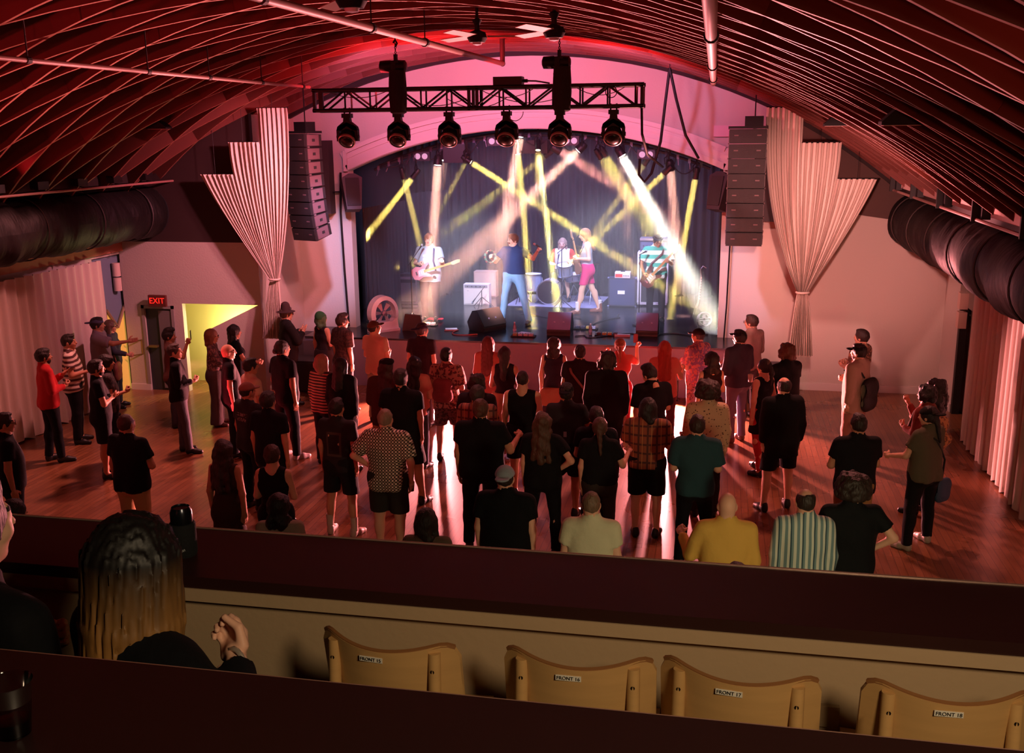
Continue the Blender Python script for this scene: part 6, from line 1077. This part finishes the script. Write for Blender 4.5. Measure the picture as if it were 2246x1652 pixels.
# guitarist in pink shorts
r_, J, M, hc = bandsman('guitarist with long hair in grey vest, pink shorts and brown boots', 1287, 688, 1.84, PI/2+.25, w=.95, arms=(((.1, -.02, -.27), (-.12, .22, .0), 'g'), ((.07, .08, -.26), (-.1, .24, -.1), 'g')), top='k', topcol='b4bcc8', hem=.92, bot='b', botcol='d8287c', hair='straight', haircol='a87a50', skin='p', feet=(-.08, .22, .12, -.26), shoecol='7a4432', boots=1, socks='e0e4ea', lean=.06, head=(-.1, -.2))
b = wp(r_, (.0, .2, 1.02)); guitar('brown electric guitar of the guitarist in pink shorts', b, Matrix.Rotation(PI/2+.6, 3, 'Z') @ Matrix.Rotation(-1.1, 3, 'Y'), '8a5a3c', 'd8c8b0', L=.95)
MB().tube([(-.15, .05, 1.47), (-.04, .15, 1.25), (.12, .2, 1.05), (.14, -.1, 1.15), (-.05, -.15, 1.4), (-.15, 0, 1.48)], .014, 5).build('guitar_strap', mat('3a2a2a', .7), r_, 60)
# bassist
r_, J, M, hc = bandsman('bassist with glasses and headband in green and white striped tee', 1437, 704, 1.8, PI+.1, w=1.1, arms=(((.1, .1, -.26), (-.06, .22, .06), 'g'), ((.12, .04, -.26), (-.06, .16, -.17), 'g')), top='o', topcol='e0ece8:stripe:48b0a0:.16', hem=.86, botcol='1e1c28', hair='short', haircol='2a1c18', skin='m', head=(.25, -.3)); glasses(r_, M)
MB().tube([(.085*math.cos(a), .104*math.sin(a)-.018, .055) for a in np.linspace(0, 2*PI, 25)[:-1]], .022, 6, True).build('headband', mat('23203a', .8), r_, 60).matrix_local = M
b = wp(r_, (.12, .24, .93)); guitar('dark bass guitar of the bassist with a light headstock', b, Matrix.Rotation(-.15, 3, 'Z') @ Matrix.Rotation(-.85, 3, 'Y'), '3a1c20', '8a8a90', 'a87a4c', 'e8e8ec', L=1.05)
MB().tube([(.2, .1, .98), (.1, .17, 1.2), (-.1, .15, 1.38), (-.15, .02, 1.49), (-.08, -.13, 1.3), (.16, -.12, 1.02)], .022, 5).build('guitar_strap', mat('6a4a4c', .7), r_, 60)
# ================================================================= the two people on the balcony
def ombre():
    t = NT('ombre_hair', .55); f = t.m_('MULTIPLY_ADD', t.z, -3.6, .12); q = t.n.nodes.new('ShaderNodeClamp'); t.n.links.new(f, q.inputs[0]); nz = t.n.nodes.new('ShaderNodeTexNoise'); nz.inputs['Scale'].default_value = 30; mp = t.n.nodes.new('ShaderNodeMapping'); mp.inputs['Scale'].default_value = (1, 1, .06); t.n.links.new(t.o, mp.inputs[0]); t.n.links.new(mp.outputs[0], nz.inputs[0])
    return t.out(t.mix(t.m_('MULTIPLY', q.outputs[0], nz.outputs[0]), '0c0807', 'd89a50'))
r_, J, M, hc = person('woman with long dark to blond hair in black sitting at the balcony counter', FWX, FWY, 1.58, -.5, z0=2.83, vox=.011, seat=.5, fem=1, w=1.05, arms=('t', ((.26, .0, -.07), (-.2, .13, .06), 'g')), top='l', topcol='08080c', botcol='101016', hair=None, skin='f', lean=.1, feet=(-.16, .42, .16, .42), head=(.1, -.08))
s = SDF((-.2, -.3, -.5), (.2, .2, .18), .008); s.ell((0, -.018, .018), (.1, .118, .118), 0, cuts=[((0, 0, -1), .11), ((0, .75, -.66), .066)])
rr = random.Random(5)
for i in range(34):
    a = -2.35+4.7*i/33; x0, y0 = .078*math.sin(a), -.082*math.cos(a)-.015; zb = -.27-.1*rr.random()-.05*math.cos(a); p = [(x0, y0, .03), (x0*1.2, y0*1.12, -.14), (x0*(1.3+.35*rr.random()), y0*1.25-.012, zb)]; s.cone(p[0], p[1], .034, .03, .012).cone(p[1], p[2], .03, .012, .012)
_x, _y, _z = s.ax[0][:, None, None], s.ax[1][None, :, None], s.ax[2][None, None, :]; _a = np.arctan2(_x, _y+.02); s.D = s.D+(.0035*np.sin(38*_a+4*np.sin(_z*9))+.003*np.sin(61*_a-3*np.sin(_z*7+1))).astype(np.float32)
v, f = s.mesh(); obj('hair', np_mesh('hair', v, f, ombre()), r_).matrix_local = M
q = J[1]; o = MB().tube([tuple(q[2]-unit(q[2]-q[1])*.01+np.array((.036*math.cos(a), .0, .036*math.sin(a)))) for a in np.linspace(0, 2*PI, 15)[:-1]], .007, 6, True).build('bracelet', mat('c8b8a8', .3, .6), r_, 60)
person('person in black sitting at the counter, cut by the left edge', FPX2, FPY2, 1.66, -.3, z0=2.8, vox=.014, seat=.5, w=1.15, arms=('h', 'h'), top='l', topcol='08080a', botcol='101014', hair='short', haircol='18100c', skin='f', lean=.12, feet=(-.16, .42, .16, .42))
